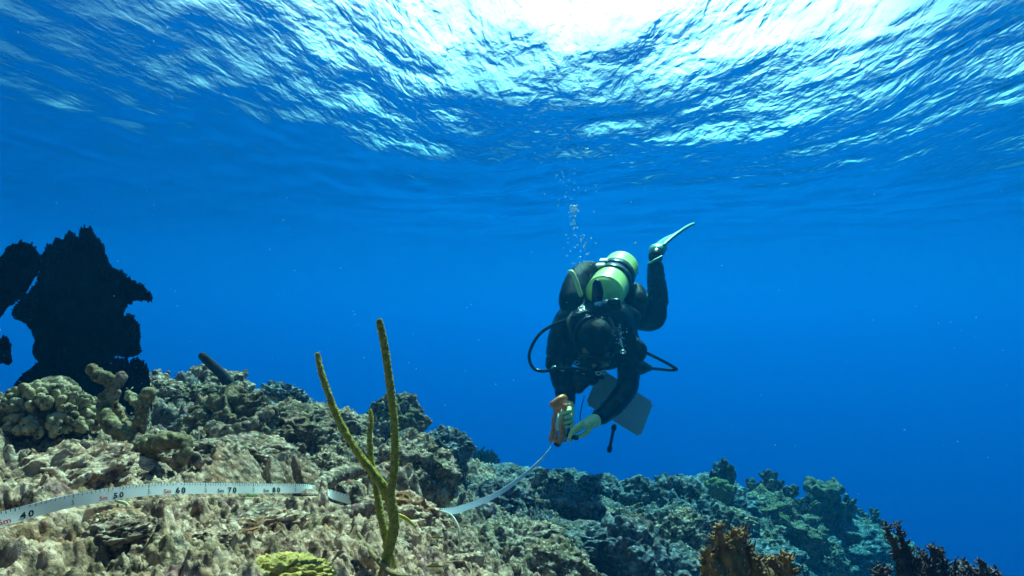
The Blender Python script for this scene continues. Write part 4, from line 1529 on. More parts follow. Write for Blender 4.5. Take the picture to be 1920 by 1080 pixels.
def build_diver():
    root = empty("person", DROOT)
    tag(root, "diver in black wetsuit bending head down to reel in the white tape above the reef", "diver")
    # ---------------------------------------------------------------- the body, one skin
    nodes = [
        (dp(1150, 556, 3.86), (.135, .115)),   # 0 pelvis
        (dp(1138, 577, 3.62), (.132, .120)),   # 1 waist
        (dp(1122, 600, 3.40), (.150, .138)),   # 2 chest
        (dp(1114, 622, 3.24), (.130, .115)),   # 3 upper chest
        (dp(1113, 632, 3.15), (.068, .070)),   # 4 neck
        (dp(1056, 617, 3.24), .085),           # 5 left-of-photo shoulder
        (dp(1046, 655, 3.16), .062),           # 6 upper arm
        (dp(1052, 700, 3.06), .053),           # 7 elbow
        (dp(1060, 732, 2.97), .047),           # 8 forearm
        (dp(1063, 764, 2.89), .036),           # 9 wrist
        (dp(1172, 628, 3.26), .085),           # 10 shoulder
        (dp(1180, 672, 3.20), .060),           # 11
        (dp(1178, 728, 3.10), .050),           # 12 elbow
        (dp(1150, 762, 2.98), .045),           # 13
        (dp(1116, 788, 2.87), .035),           # 14 wrist
        (dp(1178, 566, 3.86), .120),           # 15 hip
        (dp(1205, 596, 3.68), .098),           # 16 thigh
        (dp(1230, 602, 3.56), .066),           # 17 knee
        (dp(1234, 566, 3.60), .060),           # 18 calf
        (dp(1230, 522, 3.68), .050),           # 19
        (dp(1228, 490, 3.73), .042),           # 20 ankle
        (dp(1120, 556, 3.92), .118),           # 21 other hip
        (dp(1128, 560, 4.20), .095),           # 22
        (dp(1136, 552, 4.42), .070),           # 23 knee
        (dp(1140, 540, 4.66), .062),           # 24
        (dp(1146, 526, 4.88), .042),           # 25 ankle
    ]
    edges = [(0, 1), (1, 2), (2, 3), (3, 4), (3, 5), (5, 6), (6, 7), (7, 8), (8, 9), (3, 10), (10, 11), (11, 12), (12, 13), (13, 14), (0, 15), (15, 16), (16, 17), (17, 18), (18, 19), (19, 20), (0, 21), (21, 22), (22, 23), (23, 24), (24, 25)]
    me = skin_mesh("body", nodes, edges, 3)
    V, N = verts_of(me), normals_of(me)
    set_verts(me, V + N * (0.006 * fbm(V * np.array((14, 14, 22)), 3, 5, ridged=True))[:, None])   # folds in the suit
    link("body", me, M_SUIT, root)

    # ---------------------------------------------------------------- head in its hood, looking down at the reel
    hc = dp(1116, 642, 3.06)
    fwd = Vector((-0.10, -0.50, -0.86)).normalized()      # where the face looks
    top = Vector((0.05, -0.90, 0.42)).normalized()         # crown, turned to the lens
    side = fwd.cross(top).normalized()
    top = side.cross(fwd).normalized()
    HM = Matrix((side, fwd, top)).transposed()

    def hp(x, y, z):
        return hc + HM @ Vector((x, y, z))
    Vh, Fh = _ICO[5]
    P = Vh.copy()
    P[:, 0] *= .080
    P[:, 1] *= .100
    P[:, 2] *= .118
    low = smoothstep(0.02, -0.11, P[:, 2])
    P[:, 0] *= 1 - .24 * low                                # jaw
    P[:, 1] += .012 * low
    nose = np.exp(-((P[:, 0] / .014) ** 2 + ((P[:, 2] + .012) / .022) ** 2)) * (P[:, 1] > 0)
    P[:, 1] += .022 * nose
    mouth = np.exp(-((P[:, 0] / .03) ** 2 + ((P[:, 2] + .058) / .010) ** 2)) * (P[:, 1] > 0)
    P[:, 1] -= .006 * mouth
    brow = np.exp(-((P[:, 2] - .026) / .012) ** 2) * (P[:, 1] > .04)
    P[:, 1] += .006 * brow
    W_ = np.array([hp(*p) for p in P])
    link("head", mesh_np("head", W_, Fh), M_SKIN, root)
    for s in (-1, 1):
        bm = bmesh.new()
        bmesh.ops.create_uvsphere(bm, u_segments=16, v_segments=10, radius=.0125, matrix=Matrix.Translation(hp(s * .032, .086, .006)))
        link("eye", from_bm("eye", bm), M_EYE, root)
        bm = bmesh.new()
        bmesh.ops.create_uvsphere(bm, u_segments=16, v_segments=10, radius=.024, matrix=Matrix.Translation(hp(s * .090, -.006, -.004)) @ HM.to_4x4() @ Matrix.Diagonal((.45, .8, 1.2, 1)))
        link("ear", from_bm("ear", bm), M_SUIT, root)      # the ear shows as a bulge of the hood
    # hood: shell over crown, back and sides, open at the face
    Q = Vh * np.array((.087, .106, .124))
    lowq = smoothstep(0.02, -0.11, Q[:, 2])
    Q[:, 0] *= 1 - .18 * lowq
    Q *= (1 + 0.03 * fbm(Vh * 5, 3, 2))[:, None]
    face = (Q[:, 1] > .055) & (Q[:, 2] < .050) & (Q[:, 2] > -.10) & (np.abs(Q[:, 0]) < .062)
    keep = ~face[Fh].any(1)
    link("hood", mesh_np("hood", np.array([hp(*p) for p in Q]), Fh[keep]), M_GEAR, root)
    # mask: skirt, lens, strap
    mb = MB()
    ring = [(.072 * math.cos(a), .104 - .012 * abs(math.cos(a)), .010 + .040 * math.sin(a) - (.016 if abs(math.cos(a)) < .5 and math.sin(a) < 0 else 0)) for a in np.linspace(0, 2 * math.pi, 33)]
    mb.tube([hp(*p) for p in ring], .011, 10, cap=False)
    mk = link("mask", mb.mesh("mask"), M_RUB, root)
    bm = bmesh.new()
    bmesh.ops.create_circle(bm, cap_ends=True, segments=32, radius=1, matrix=Matrix.Translation(hp(0, .108, .008)) @ HM.to_4x4() @ Matrix(((.066, 0, 0, 0), (0, 0, 1, 0), (0, .038, 0, 0), (0, 0, 0, 1))))
    ex = bmesh.ops.extrude_face_region(bm, geom=bm.faces[:])
    bmesh.ops.translate(bm, verts=[v for v in ex['geom'] if isinstance(v, bmesh.types.BMVert)], vec=HM @ Vector((0, .004, 0)))
    link("lens", from_bm("lens", bm, False), M_GLASS, mk)
    st = MB().tube([hp(.100 * math.sin(a), .108 * math.cos(a) if math.cos(a) > 0 else .120 * math.cos(a), .016 + .012 * abs(math.sin(a))) for a in np.linspace(.75, 2 * math.pi - .75, 40)], .007, 8, squash=1.6)
    link("strap", st.mesh("strap"), M_RUB, mk)
    # regulator in the mouth
    rg = MB()
    rg.tube([hp(0, .095, -.060), hp(0, .128, -.062), hp(0, .150, -.062)], [.020, .040, .036], 20, n=14)
    rg.tube([hp(-.05, .128, -.085), hp(0, .122, -.092), hp(.05, .128, -.085)], [.012, .016, .012], 12, n=12)
    link("regulator", rg.mesh("regulator"), M_RUB, root)
    pb = MB().tube([hp(0, .150, -.062), hp(0, .158, -.062)], [.022, .020], 18)
    link("purge_cover", pb.mesh("purge_cover"), M_STEEL, root)

    # ---------------------------------------------------------------- tank on the back
    t0, t1 = dp(1128, 560, 3.22), dp(1166, 500, 3.66)
    ax = (t1 - t0).normalized()
    LT = (t1 - t0).length
    r = .096
    prof = [(-.02, .018), (.0, .026), (.015, .050), (.035, .078), (.065, .093), (.10, r), (LT - .06, r), (LT - .02, r * .97), (LT, r * .86), (LT + .012, r * .60), (LT + .016, .004)]
    P_ = smooth_path([tuple(t0 + ax * h) for h, _ in prof], 120)
    R_ = np.clip(smooth_path([(q, 0, 0) for _, q in prof], 120)[:, 0], .003, r)
    tk = link("tank", mesh_np("tank", *tube_arrays(P_, R_, 48, cap=False)), M_TANK, root)
    vb = MB()
    vb.tube([t0 - ax * .075, t0 - ax * .05, t0 - ax * .0], [.020, .022, .020], 14, n=10)
    sdv = ax.cross(Vector((0, 0, 1))).normalized()
    vb.tube([t0 - ax * .05, t0 - ax * .05 + sdv * .06], .012, 12)
    link("valve", vb.mesh("valve"), M_STEEL, tk)
    kn = MB().tube([t0 - ax * .05 + sdv * .055, t0 - ax * .05 + sdv * .085], .019, 14)
    link("valve_knob", kn.mesh("valve_knob"), M_RUB, tk)
    fs = MB()
    nb = sdv.cross(ax).normalized()
    if nb.z < 0:
        nb = -nb
    fs.tube([t0 - ax * .06 - sdv * .01, t0 - ax * .06 + nb * .05, t0 - ax * .055 + nb * .095], [.024, .028, .022], 16, n=14)
    link("first_stage", fs.mesh("first_stage"), M_RUB, root)
    for h, wd in ((.235, .030), (.315, .034)):
        b_ = MB()
        V_, F_ = tube_arrays([t0 + ax * (h - wd), t0 + ax * (h - wd + .002), t0 + ax * (h + wd - .002), t0 + ax * (h + wd)], [r + .001, r + .005, r + .005, r + .001], 48, cap=False)
        b_.add(V_, F_)
        link("tank_band", b_.mesh("tank_band"), M_RUB, tk)
        bk = MB()
        e1 = (nb * .72 - sdv * .35).normalized()
        bk.box(t0 + ax * h + e1 * (r + .008), (.020, .010, .018), np.array(Matrix((sdv, e1, ax)).transposed()))
        link("buckle", bk.mesh("buckle", False), M_STEEL, tk)
    # ---------------------------------------------------------------- buoyancy jacket: wing lobes, back pack, shoulder straps
    wing = MB()
    wing.tube([dp(1072, 590, 3.26), dp(1072, 558, 3.32), dp(1086, 524, 3.44), dp(1104, 508, 3.56), dp(1122, 508, 3.70)], [.048, .062, .064, .052, .036], 26, n=40)
    wing.tube([dp(1196, 584, 3.46), dp(1194, 562, 3.52), dp(1192, 550, 3.62), dp(1184, 540, 3.74)], [.040, .052, .050, .036], 22, n=30)
    wing.tube([dp(1064, 606, 3.26), dp(1120, 582, 3.34), dp(1182, 596, 3.42)], [.055, .075, .055], 24, n=30)
    me = wing.mesh("buoyancy_wing")
    V, N = verts_of(me), normals_of(me)
    set_verts(me, V + N * (0.008 * fbm(V * 16, 3, 9) + .004 * fbm(V * 40, 2, 3, ridged=True))[:, None])
    wg = link("buoyancy_jacket", me, M_GEAR, root)
    stp = MB()
    stp.tube([dp(1076, 590, 3.22), dp(1066, 610, 3.12), dp(1072, 645, 3.08), dp(1086, 664, 3.14)], [.024, .028, .028, .022], 12, n=30, squash=.5)
    link("shoulder_strap", stp.mesh("shoulder_strap"), M_GEAR, wg)
    stp = MB()
    stp.tube([dp(1160, 604, 3.26), dp(1160, 622, 3.15), dp(1158, 652, 3.10), dp(1150, 668, 3.16)], [.024, .028, .028, .022], 12, n=30, squash=.5)
    link("shoulder_strap", stp.mesh("shoulder_strap"), M_GEAR, wg)
    for x, y, d in ((1117, 598, 3.10), (1160, 636, 3.06)):
        rb = MB().tube([dp(x, y, d), dp(x + 3, y + 5, d - .01), dp(x + 6, y + 11, d - .005)], [.007, .009, .006], 10)
        link("metal_clip", rb.mesh("metal_clip"), M_STEEL, wg)
    chest = MB().tube([dp(1060, 652, 3.14), dp(1098, 668, 3.18), dp(1150, 668, 3.22), dp(1186, 656, 3.24)], [.040, .060, .060, .040], 22, n=30)
    me = chest.mesh("jacket_front")
    V, N = verts_of(me), normals_of(me)
    set_verts(me, V + N * (.006 * fbm(V * 20, 3, 12))[:, None])
    link("jacket_front", me, M_GEAR, wg)
    for pts, rr in (([(1036, 668, 3.12), (1034, 684, 3.10), (1040, 700, 3.10)], [.030, .040, .026]), ([(1190, 640, 3.20), (1200, 656, 3.18), (1198, 674, 3.18)], [.026, .036, .026]),
                    ([(1092, 676, 3.10), (1118, 684, 3.08), (1146, 678, 3.10)], [.020, .030, .020])):
        pk_ = MB().tube([dp(*p) for p in pts], rr, 14, n=18, squash=.7)
        me = pk_.mesh("pouch")
        V, N = verts_of(me), normals_of(me)
        set_verts(me, V + N * (.006 * fbm(V * 30, 3, 4))[:, None])
        link("pouch", me, M_GEAR, wg)
    for x, y, d in ((1040, 690, 3.03), (1054, 692, 3.00), (1092, 704, 2.95), (1122, 700, 2.98), (1132, 698, 2.99), (1082, 680, 3.04), (1168, 660, 3.08)):
        dr_ = MB().tube([dp(x + 5 * math.cos(q), y + 3 * math.sin(q), d) for q in np.linspace(0, 5.6, 14)], .003, 7)
        link("d_ring", dr_.mesh("d_ring"), M_STEEL, wg)
    bz = MB().tube([dp(1142, 598, 3.14), dp(1152, 622, 3.06), dp(1156, 646, 3.04), dp(1152, 668, 3.08)], .011, 10, n=50)
    V_ = bz.V[0]
    link("corrugated_hose", rough_mesh(bz, "corrugated_hose", .002, 200, 0, 1, 2), M_RUB, wg)
    # hoses
    def hose(pts, rad, mat, name="hose", label=None):
        o = link(name, MB().tube([dp(*p) for p in pts], rad, 12, n=70).mesh(name), mat, root)
        if label:
            o['label'] = label
        return o
    hose([(1068, 510, 3.25), (1073, 511, 3.22), (1079, 524, 3.20), (1084, 538, 3.19), (1089, 553, 3.18)], .0105, M_HOSE, "inflator_hose", "pale yellow hose")
    hose([(1100, 585, 3.15), (1060, 600, 3.14), (1022, 618, 3.12), (1002, 640, 3.10), (992, 668, 3.08), (1000, 690, 3.06), (1020, 696, 3.04), (1060, 690, 2.98), (1100, 694, 2.93)], .0075, M_RUB)
    hose([(1150, 590, 3.22), (1188, 650, 3.26), (1215, 663, 3.26), (1245, 678, 3.26), (1264, 689, 3.26), (1268, 693, 3.26), (1256, 694, 3.26), (1235, 692, 3.24), (1212, 690, 3.22)], .0075, M_RUB)
    gg = MB().tube([dp(1216, 690, 3.22), dp(1202, 689, 3.21), dp(1188, 690, 3.20)], [.018, .036, .030], 18, n=20)
    link("pressure_gauge", gg.mesh("pressure_gauge"), M_RUB, root)
    oc = MB().tube([dp(1090, 704, 2.99), dp(1088, 714, 2.97), dp(1084, 724, 2.96)], [.024, .044, .034], 20, n=20)
    oc.tube([dp(1076, 700, 3.0), dp(1086, 706, 2.98)], .016, 12)
    link("spare_regulator", oc.mesh("spare_regulator"), M_RUB, root)
    # ---------------------------------------------------------------- boots and fins
    def foot(ank, toe, tip, wdir, w0):
        bt = skin_mesh("boot", [(ank, .043), (ank + (toe - ank) * .3 , .044), (toe, (.044, .032))], [(0, 1), (1, 2)], 2)
        link("boot", bt, M_RUB, root)
        ax_ = (tip - toe).normalized()
        wd = (wdir - ax_ * wdir.dot(ax_)).normalized()
        nn = ax_.cross(wd).normalized()
        L_ = (tip - toe).length
        # foot pocket
        pk = skin_mesh("fin_pocket", [(ank + (toe - ank) * .35, (.050, .044)), (toe, (.054, .040)), (toe + ax_ * .07, (.058, .020))], [(0, 1), (1, 2)], 2)
        fn = link("fin", pk, M_FIN, root)
        sts = np.linspace(0, 1, 30)
        V_, half = [], []
        for s in sts:
            hw = w0 * (.60 + .40 * smoothstep(0, .55, s)) * (1 - .25 * smoothstep(.9, 1, s))
            c = toe + ax_ * (L_ * s) + nn * (.03 * math.sin(s * 2.2))
            for u in np.linspace(-1, 1, 15):
                e = .010 if abs(u) > .86 else (.006 if abs(u) < .1 else .0035)
                V_.append(c + wd * hw * u + nn * e)
            for u in np.linspace(1, -1, 15):
                e = .010 if abs(u) > .86 else (.006 if abs(u) < .1 else .0035)
                V_.append(c + wd * hw * u - nn * e)
        V_ = np.array([tuple(v) for v in V_])
        i, j = np.meshgrid(np.arange(29), np.arange(30), indexing='ij')
        j2 = (j + 1) % 30
        Fq = np.stack((i * 30 + j, i * 30 + j2, (i + 1) * 30 + j2, (i + 1) * 30 + j), -1).reshape(-1, 4)
        capq = np.array([(29 * 30 + k, 29 * 30 + k + 1, 29 * 30 + 28 - k, 29 * 30 + 29 - k) for k in range(14)])
        link("fin_blade", mesh_np("fin_blade", V_, np.vstack((Fq, capq))), M_FIN, fn)
        sp = MB().tube([ank + wd * .045 + nn * .0, ank - ax_ * .055, ank - wd * .045], .008, 8, n=20)
        link("fin_strap", sp.mesh("fin_strap"), M_FIN, fn)
    foot(dp(1228, 488, 3.73), dp(1232, 466, 3.80), dp(1290, 435, 4.30), Vector(at(1262, 452, 4)), .085)
    foot(dp(1146, 526, 4.88), dp(1150, 520, 5.02), dp(1158, 512, 5.5), Vector((1, 0, .1)), .095)

    # ---------------------------------------------------------------- gloved hands
    def hand(wr, palm_end, pdir, fingers, thumb, name="glove"):
        """wr -> palm_end is the palm; pdir runs across the knuckles; fingers: lists of joints"""
        ww = (palm_end - wr)
        V_ = []
        wv = pdir.normalized()
        nn = ww.normalized().cross(wv).normalized()
        bm_nodes = [(wr - ww * .35, .036), (wr, (.030, .030)), (wr + ww * .5, (.040, .026)), (palm_end, (.043, .019))]
        me = skin_mesh("palm", bm_nodes, [(0, 1), (1, 2), (2, 3)], 2)
        # flatten the palm across its normal
        Vp = verts_of(me)
        c0 = np.array(wr)
        q = Vp - c0
        nnp, wvp = np.array(nn), np.array(wv)
        tt = np.clip((q @ np.array(ww.normalized())) / ww.length, 0, 1)
        q = q + nnp * ((q @ nnp) * (-.40 * tt))[:, None] + wvp * ((q @ wvp) * (.15 * tt))[:, None]
        set_verts(me, q + c0)
        pm = link(name, me, M_GLOVE, root)
        for fi, (pts, r0) in enumerate(fingers + [thumb]):
            fm = skin_mesh("finger", [(p, r0 * (1 - .12 * i)) for i, p in enumerate(pts)], [(i, i + 1) for i in range(len(pts) - 1)], 2)
            link("thumb" if fi == len(fingers) else "finger", fm, M_GLOVE, pm)
    # right-of-photo hand pinches the tape's slack: fingers curl down and left
    wr = dp(1112, 790, 2.86)
    pe = dp(1086, 800, 2.79)
    fd = []
    for k in range(4):
        o_ = Vector((.0, .018, -.010)) * (k - 1.5) + Vector((0, 0, .004 * (k == 1)))
        b0 = pe + o_ + (wr - pe) * .25
        b1 = pe + o_ + Vector((-.020 - .003 * (k in (1, 2)), -.012, -.012))
        b2 = b1 + Vector((-.018, -.006, -.024 - .003 * (k in (1, 2))))
        b3 = b2 + Vector((-.008 + .005 * k, .006, -.020 + .003 * (k == 3)))
        fd.append(([b0, b1, b2, b3], .0115 - .0012 * (k == 3)))
    th0 = wr + (pe - wr) * .25 + Vector((.004, -.014, -.018))
    th = ([th0, th0 + Vector((-.024, -.022, -.022)), th0 + Vector((-.052, -.022, -.034)), th0 + Vector((-.078, -.016, -.036))], .0125)
    hand(wr, pe, Vector((0, .9, -.45)), fd, th)
    # left-of-photo hand closed round the reel's handle
    wr2 = dp(1064, 762, 2.89)
    pe2 = dp(1066, 784, 2.82)
    fd = []
    for k in range(4):
        o_ = Vector((.004, .006, -.021)) * (k - 1.5)
        b0 = pe2 + o_ + Vector((.010, .010, .012))
        b1 = pe2 + o_ + Vector((.006, -.034, .004))
        b2 = b1 + Vector((-.026, -.016 - .003 * (k in (1, 2)), -.004))
        b3 = b2 + Vector((-.020, .010, -.004))
        fd.append(([b0, b1, b2, b3], .0115 - .0012 * (k == 3)))
    t0_ = wr2 + Vector((-.014, -.022, -.010))
    th = ([t0_, t0_ + Vector((-.022, -.026, -.012)), t0_ + Vector((-.030, -.040, -.036)), t0_ + Vector((-.030, -.044, -.056))], .0125)
    hand(wr2, pe2, Vector((.1, .2, -1)), fd, th)


build_diver()


# ---------------------------------------------------------------- the tape reel in the diver's hand
def build_reel():
    c = Vector(at(1050, 792, 2.80))
    root = empty("tape_reel", c)
    tag(root, "orange open frame tape reel gripped in the diver's gloved hand", "reel")
    ax_ = Vector((.93, -.34, -.12)).normalized()            # the drum's axle
    u = Vector((.12, .05, 1)).normalized()
    u = (u - ax_ * u.dot(ax_)).normalized()
    v = ax_.cross(u)
    for s in (-1, 1):
        mb = MB()
        o_ = ax_ * (.019 * s)
        for a in (35, 145, 215, 325):                       # crossed arms of the side frame
            e = u * math.cos(R(a)) * .088 + v * math.sin(R(a)) * .066
            mb.tube([o_, o_ + e * .5, o_ + e], [.013, .010, .011], 10, n=10)
        a = np.linspace(0, 2 * math.pi, 41)
        mb.tube([o_ + u * math.cos(q) * .045 + v * math.sin(q) * .045 for q in a], .006, 8, cap=False)
        link("side_frame", mb.mesh("side_frame"), M_ORANGE, root)
    for a in (35, 145, 215, 325):
        e = u * math.cos(R(a)) * .088 + v * math.sin(R(a)) * .066
        link("cross_bar", MB().tube([e - ax_ * .022, e + ax_ * .022], .0075, 10).mesh("cross_bar"), M_ORANGE, root)
    link("handle", MB().tube([u * .072 + v * .054 - ax_ * .03, u * .098 + v * .03 - ax_ * .006, u * .104 - ax_ * 0, u * .098 - v * .03], [.012, .014, .014, .012], 14, n=24).mesh("handle"), M_ORANGE, root)
    dr = MB()
    V_, F_ = tube_arrays([-ax_ * .012, -ax_ * .011, ax_ * .011, ax_ * .012], [.004, .040, .040, .004], 40, cap=False)
    dr.add(V_, F_)
    link("wound_tape", dr.mesh("wound_tape"), M_TAPE, root)
    cr = MB().tube([ax_ * .020, ax_ * .040, ax_ * .042 - u * .045, ax_ * .044 - u * .05], .006, 10)
    cr.tube([ax_ * .042 - u * .048, ax_ * .078 - u * .050], .010, 12)
    link("crank", cr.mesh("crank"), M_RUB, root)
    link("guide", MB().tube([-u * .07 - v * .05 + ax_ * .0, -u * .092 - v * .02, -u * .088 + v * .02], [.010, .012, .009], 12, n=16).mesh("guide"), M_RUB, root)


build_reel()


def build_slate():
    # a writing board that hangs below the diver's chest, edge-up
    q = [(1128, 698, 3.20), (1238, 762, 3.30), (1186, 813, 3.22), (1096, 750, 3.12)]
    P = np.array([at(*a) for a in q])
    c = P.mean(0)
    e1 = (P[1] - P[0] + P[2] - P[3]) / 2
    e2 = (P[3] - P[0] + P[2] - P[1]) / 2
    a, b = np.linalg.norm(e1), np.linalg.norm(e2)
    e1 /= a
    e2 = e2 - e1 * e1.dot(e2)
    e2 /= np.linalg.norm(e2)
    n = np.cross(e1, e2)
    bm = bmesh.new()
    bmesh.ops.create_cube(bm, size=1.0, matrix=Matrix.Diagonal((a, b, .004, 1)))
    bmesh.ops.bevel(bm, geom=[e for e in bm.edges if abs((e.verts[0].co - e.verts[1].co).z) > .003], offset=.012, segments=4, affect='EDGES')
    me = from_bm("board", bm, False)
    me.transform(Matrix((e1, e2, n)).transposed().to_4x4())
    root = empty("dive_slate", c)
    tag(root, "grey square writing slate hanging behind the diver's arm", "slate")
    link("board", me, M_SLATE, root)
    cl = MB().tube([np.array(at(1128, 698, 3.19)) - c, np.array(at(1122, 690, 3.17)) - c], .006, 8)
    link("clip", cl.mesh("clip"), M_RUB, root)
    pr = empty("slate_pencil", at(1147, 822, 3.14))
    tag(pr, "thin pencil with dark knobbed ends dangling below the writing slate", "pencil")
    o = np.array(pr.location)
    p0, p1 = np.array(at(1151, 802, 3.15)) - o, np.array(at(1143, 842, 3.13)) - o
    link("shaft", MB().tube([p0, p1], .0075, 12).mesh("shaft"), M_RUB, pr)
    for p in (p0, p1):
        link("knob", MB().tube([p - (p1 - p0) * .05, p + (p1 - p0) * .05], .0125, 14).mesh("knob"), M_RUB, pr)
    cd = MB().tube([np.array(p) for p in (at(1096, 742, 3.1), at(1090, 765, 3.05), at(1088, 785, 3.0), at(1092, 800, 2.9))], .0022, 6, n=30)
    co = empty("cord", at(1096, 742, 3.1))
    bpy.data.objects.remove(co)
    o0 = Vector(at(1096, 742, 3.1))
    me = cd.mesh("cord")
    me.transform(Matrix.Translation(-o0))
    oc = link("cord", me, M_RUB)
    oc.location = o0
    tag(oc, "thin dark cord curving down from the writing slate to the diver's hand", "cord")


build_slate()

# ================================================================== bubbles and drifting specks
def build_bubbles():
    m = bpy.data.materials.new("air_bubble")
    m.use_nodes = True
    t = m.node_tree
    b = t.nodes["Principled BSDF"]
    b.inputs['Base Color'].default_value = (0.9, 0.95, 1.0, 1)
    b.inputs['Roughness'].default_value = 0.06
    b.inputs['Metallic'].default_value = 0.85
    bm = bmesh.new()
    bmesh.ops.create_icosphere(bm, subdivisions=2, radius=1.0)
    me = from_bm("bubble", bm)
    V = verts_of(me)
    V[:, 2] *= 0.7
    V[:, 2] += 0.15 * (V[:, 0] ** 2 + V[:, 1] ** 2)
    set_verts(me, V)
    me.materials.append(m)
    rg = random.Random(21)
    spots = [(1100, 281, 5.2), (1044, 329, 2.4), (1051, 338, 2.2), (1068, 338, 2.2), (1021, 364, 2.0), (1117, 348, 2.6), (1118, 359, 2), (1047, 385, 2), (1060, 369, 2.2), (1114, 397, 1.8), (1184, 379, 2), (1192, 456, 3.2)]
    for k in range(34):
        spots.append((1074 + rg.gauss(0, 5), 385 + abs(rg.gauss(0, 26)), rg.uniform(1.2, 3.2)))
    for k in range(34):
        y = rg.uniform(235, 400)
        spots.append((1058 + rg.gauss(0, 22), y, rg.uniform(1.0, 2.0)))
    for k in range(46):
        spots.append((1090 + rg.gauss(0, 14), rg.uniform(440, 520), rg.uniform(1.0, 2.6)))
    for k in range(26):
        spots.append((1160 + rg.gauss(0, 7), 632 + rg.gauss(0, 11), rg.uniform(.9, 1.6)))
    for k, (x, y, r) in enumerate(spots):
        if 600 < y < 670:
            d = 2.93 + rg.uniform(-.02, .02)
        else:
            d = 3.2 + rg.uniform(-.18, .12)
        o = bpy.data.objects.new("bubble", me)
        C.objects.link(o)
        o.location = at(x, y, d)
        s = rpx(r, d) * .95
        o.scale = (s, s, s)
        if k == 0:
            tag(o, "largest bubble high above the diver, near the bright surface", "bubble", "bubbles from the diver")
        elif 600 < y < 670:
            tag(o, "tiny glinting bubble in the cluster by the diver's dark shoulder", "bubble", "bubbles on the diver")
        else:
            tag(o, "tiny silver bubble in the stream rising from the diver", "bubble", "bubbles from the diver")


build_bubbles()


def build_specks():
    m = plain("drifting_speck", (0.6, 0.62, 0.6), 0.8, 0.2)
    V, Fc = _ICO[3][0][:42], None
    bm = bmesh.new()
    bmesh.ops.create_icosphere(bm, subdivisions=1, radius=1.0)
    Vb = np.array([tuple(v.co) for v in bm.verts])
    Fb = np.array([[v.index for v in f.verts] for f in bm.faces])
    bm.free()
    rg = np.random.RandomState(31)
    n = 400
    vs, fs = [], []
    for k in range(n):
        d = rg.uniform(.6, 5.0)
        p = at(rg.uniform(-200, 2100), rg.uniform(-50, 950), d)
        s = rg.uniform(.0003, .0015) * (0.45 + d * .3)
        vs.append(Vb * s * rg.uniform(.6, 1.3, 3) + p)
        fs.append(Fb + k * len(Vb))
    me = mesh_np("marine_snow", np.vstack(vs), np.vstack(fs))
    tag(link("marine_snow", me, m), "pale specks drifting in the blue water", None, None, 'stuff')


build_specks()


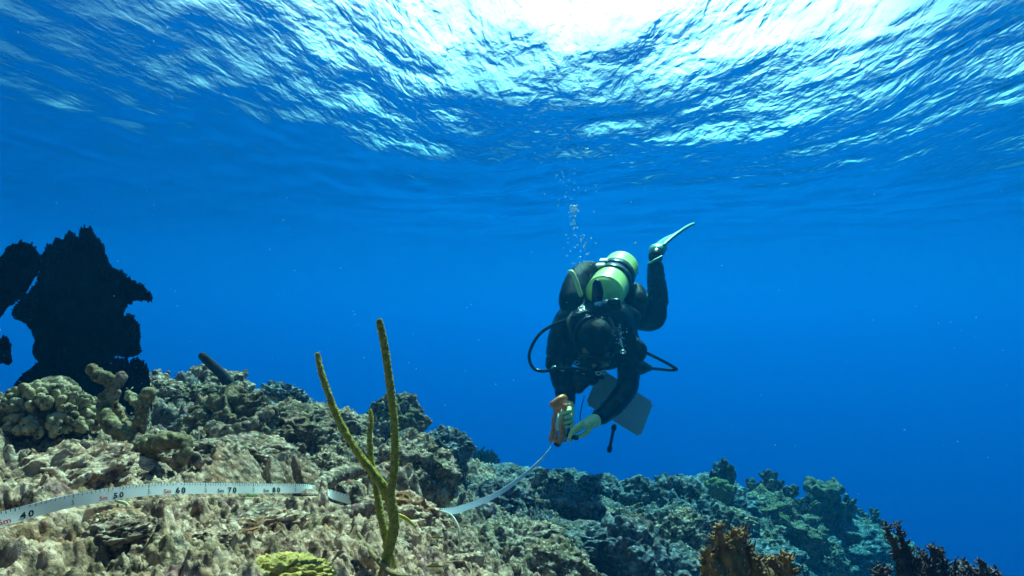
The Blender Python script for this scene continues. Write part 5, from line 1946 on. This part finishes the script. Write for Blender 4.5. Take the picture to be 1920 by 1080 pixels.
# ---- two small striped fish by the sea rod
def fish(x, y, d, lpx, head, label, mat, finmat):
    L_ = rpx(lpx, d)
    root = empty("small_fish", at(x, y, d))
    tag(root, label, "fish")
    s = np.linspace(0, 1, 24)
    hgt = L_ * .15 * np.sin(np.pi * np.clip(s * .93 + .04, 0, 1)) ** .7 * (1 - .25 * s)
    P = np.column_stack((head * (0.5 - s) * L_ * .85, 0.02 * L_ * np.sin(s * 3), np.zeros(24)))
    T = np.column_stack((np.full(24, 1.0), np.zeros(24), np.zeros(24)))
    a = np.linspace(0, 2 * np.pi, 16, endpoint=False)
    V = P[:, None] + hgt[:, None, None] * np.stack((0 * a, .5 * np.cos(a), np.sin(a)), -1)[None]
    i, j = np.meshgrid(np.arange(23), np.arange(16), indexing='ij')
    j2 = (j + 1) % 16
    link("body", mesh_np("body", V.reshape(-1, 3), np.stack((i * 16 + j, i * 16 + j2, (i + 1) * 16 + j2, (i + 1) * 16 + j), -1).reshape(-1, 4)), mat, root)
    tx = -head * .42 * L_
    tl = MB().box((0, 0, 0), (.5, .5, .5))
    V = np.array([(tx, -.002 * L_, -.03 * L_), (tx - head * .16 * L_, -.002 * L_, -.12 * L_), (tx - head * .12 * L_, -.002 * L_, 0), (tx - head * .16 * L_, -.002 * L_, .12 * L_), (tx, -.002 * L_, .03 * L_)])
    V = np.vstack((V, V + (0, .012 * L_, 0)))
    bm = bmesh.new()
    bv = [bm.verts.new(v) for v in V]
    bm.faces.new(bv[:5])
    bm.faces.new(bv[5:][::-1])
    for k in range(5):
        bm.faces.new((bv[k], bv[(k + 1) % 5], bv[5 + (k + 1) % 5], bv[5 + k]))
    link("tail_fin", from_bm("tail_fin", bm, False), finmat, root)
    bm = bmesh.new()
    fr = [(.22, .11), (.12, .20), (-.12, .19), (-.28, .10)]
    bv = [bm.verts.new((head * q * L_, yy * L_, zz * L_)) for yy in (-.006, .006) for q, zz in fr]
    bm.faces.new(bv[:4]); bm.faces.new(bv[4:][::-1])
    for k in range(4):
        bm.faces.new((bv[k], bv[(k + 1) % 4], bv[4 + (k + 1) % 4], bv[4 + k]))
    link("dorsal_fin", from_bm("dorsal_fin", bm, False), finmat, root)
    for sgn in (-1, 1):
        bm = bmesh.new()
        bmesh.ops.create_uvsphere(bm, u_segments=10, v_segments=8, radius=.022 * L_, matrix=Matrix.Translation((head * .33 * L_, sgn * .05 * L_, .03 * L_)))
        link("eye", from_bm("eye", bm), M_INK, root)


def stripe_mat():
    m, t, b = new_mat("striped_fish")
    tc = node(t, 'ShaderNodeTexCoord')
    sx = node(t, 'ShaderNodeSeparateXYZ')
    t.links.new(tc.outputs['Generated'], sx.inputs[0])
    r = ramp(t, [(0.0, (.5, .45, .25)), (0.42, (.55, .45, .12)), (0.5, (.08, .05, .02)), (0.62, (.08, .05, .02)), (0.70, (.55, .42, .10)), (1.0, (.3, .22, .08))], sx.outputs[2])
    t.links.new(r.outputs[0], b.inputs['Base Color'])
    b.inputs['Roughness'].default_value = .4
    return m


M_FISH = stripe_mat()
M_FFIN = plain("yellowish_fin", (.45, .38, .12), .5)
fish(820, 1008, .92, 26, 1, "small yellow brown striped fish in front of the round pale rock", M_FISH, M_FFIN)
fish(815, 1062, .80, 36, -1, "small striped fish near the bottom edge right of the sea rod", M_FISH, M_FFIN)
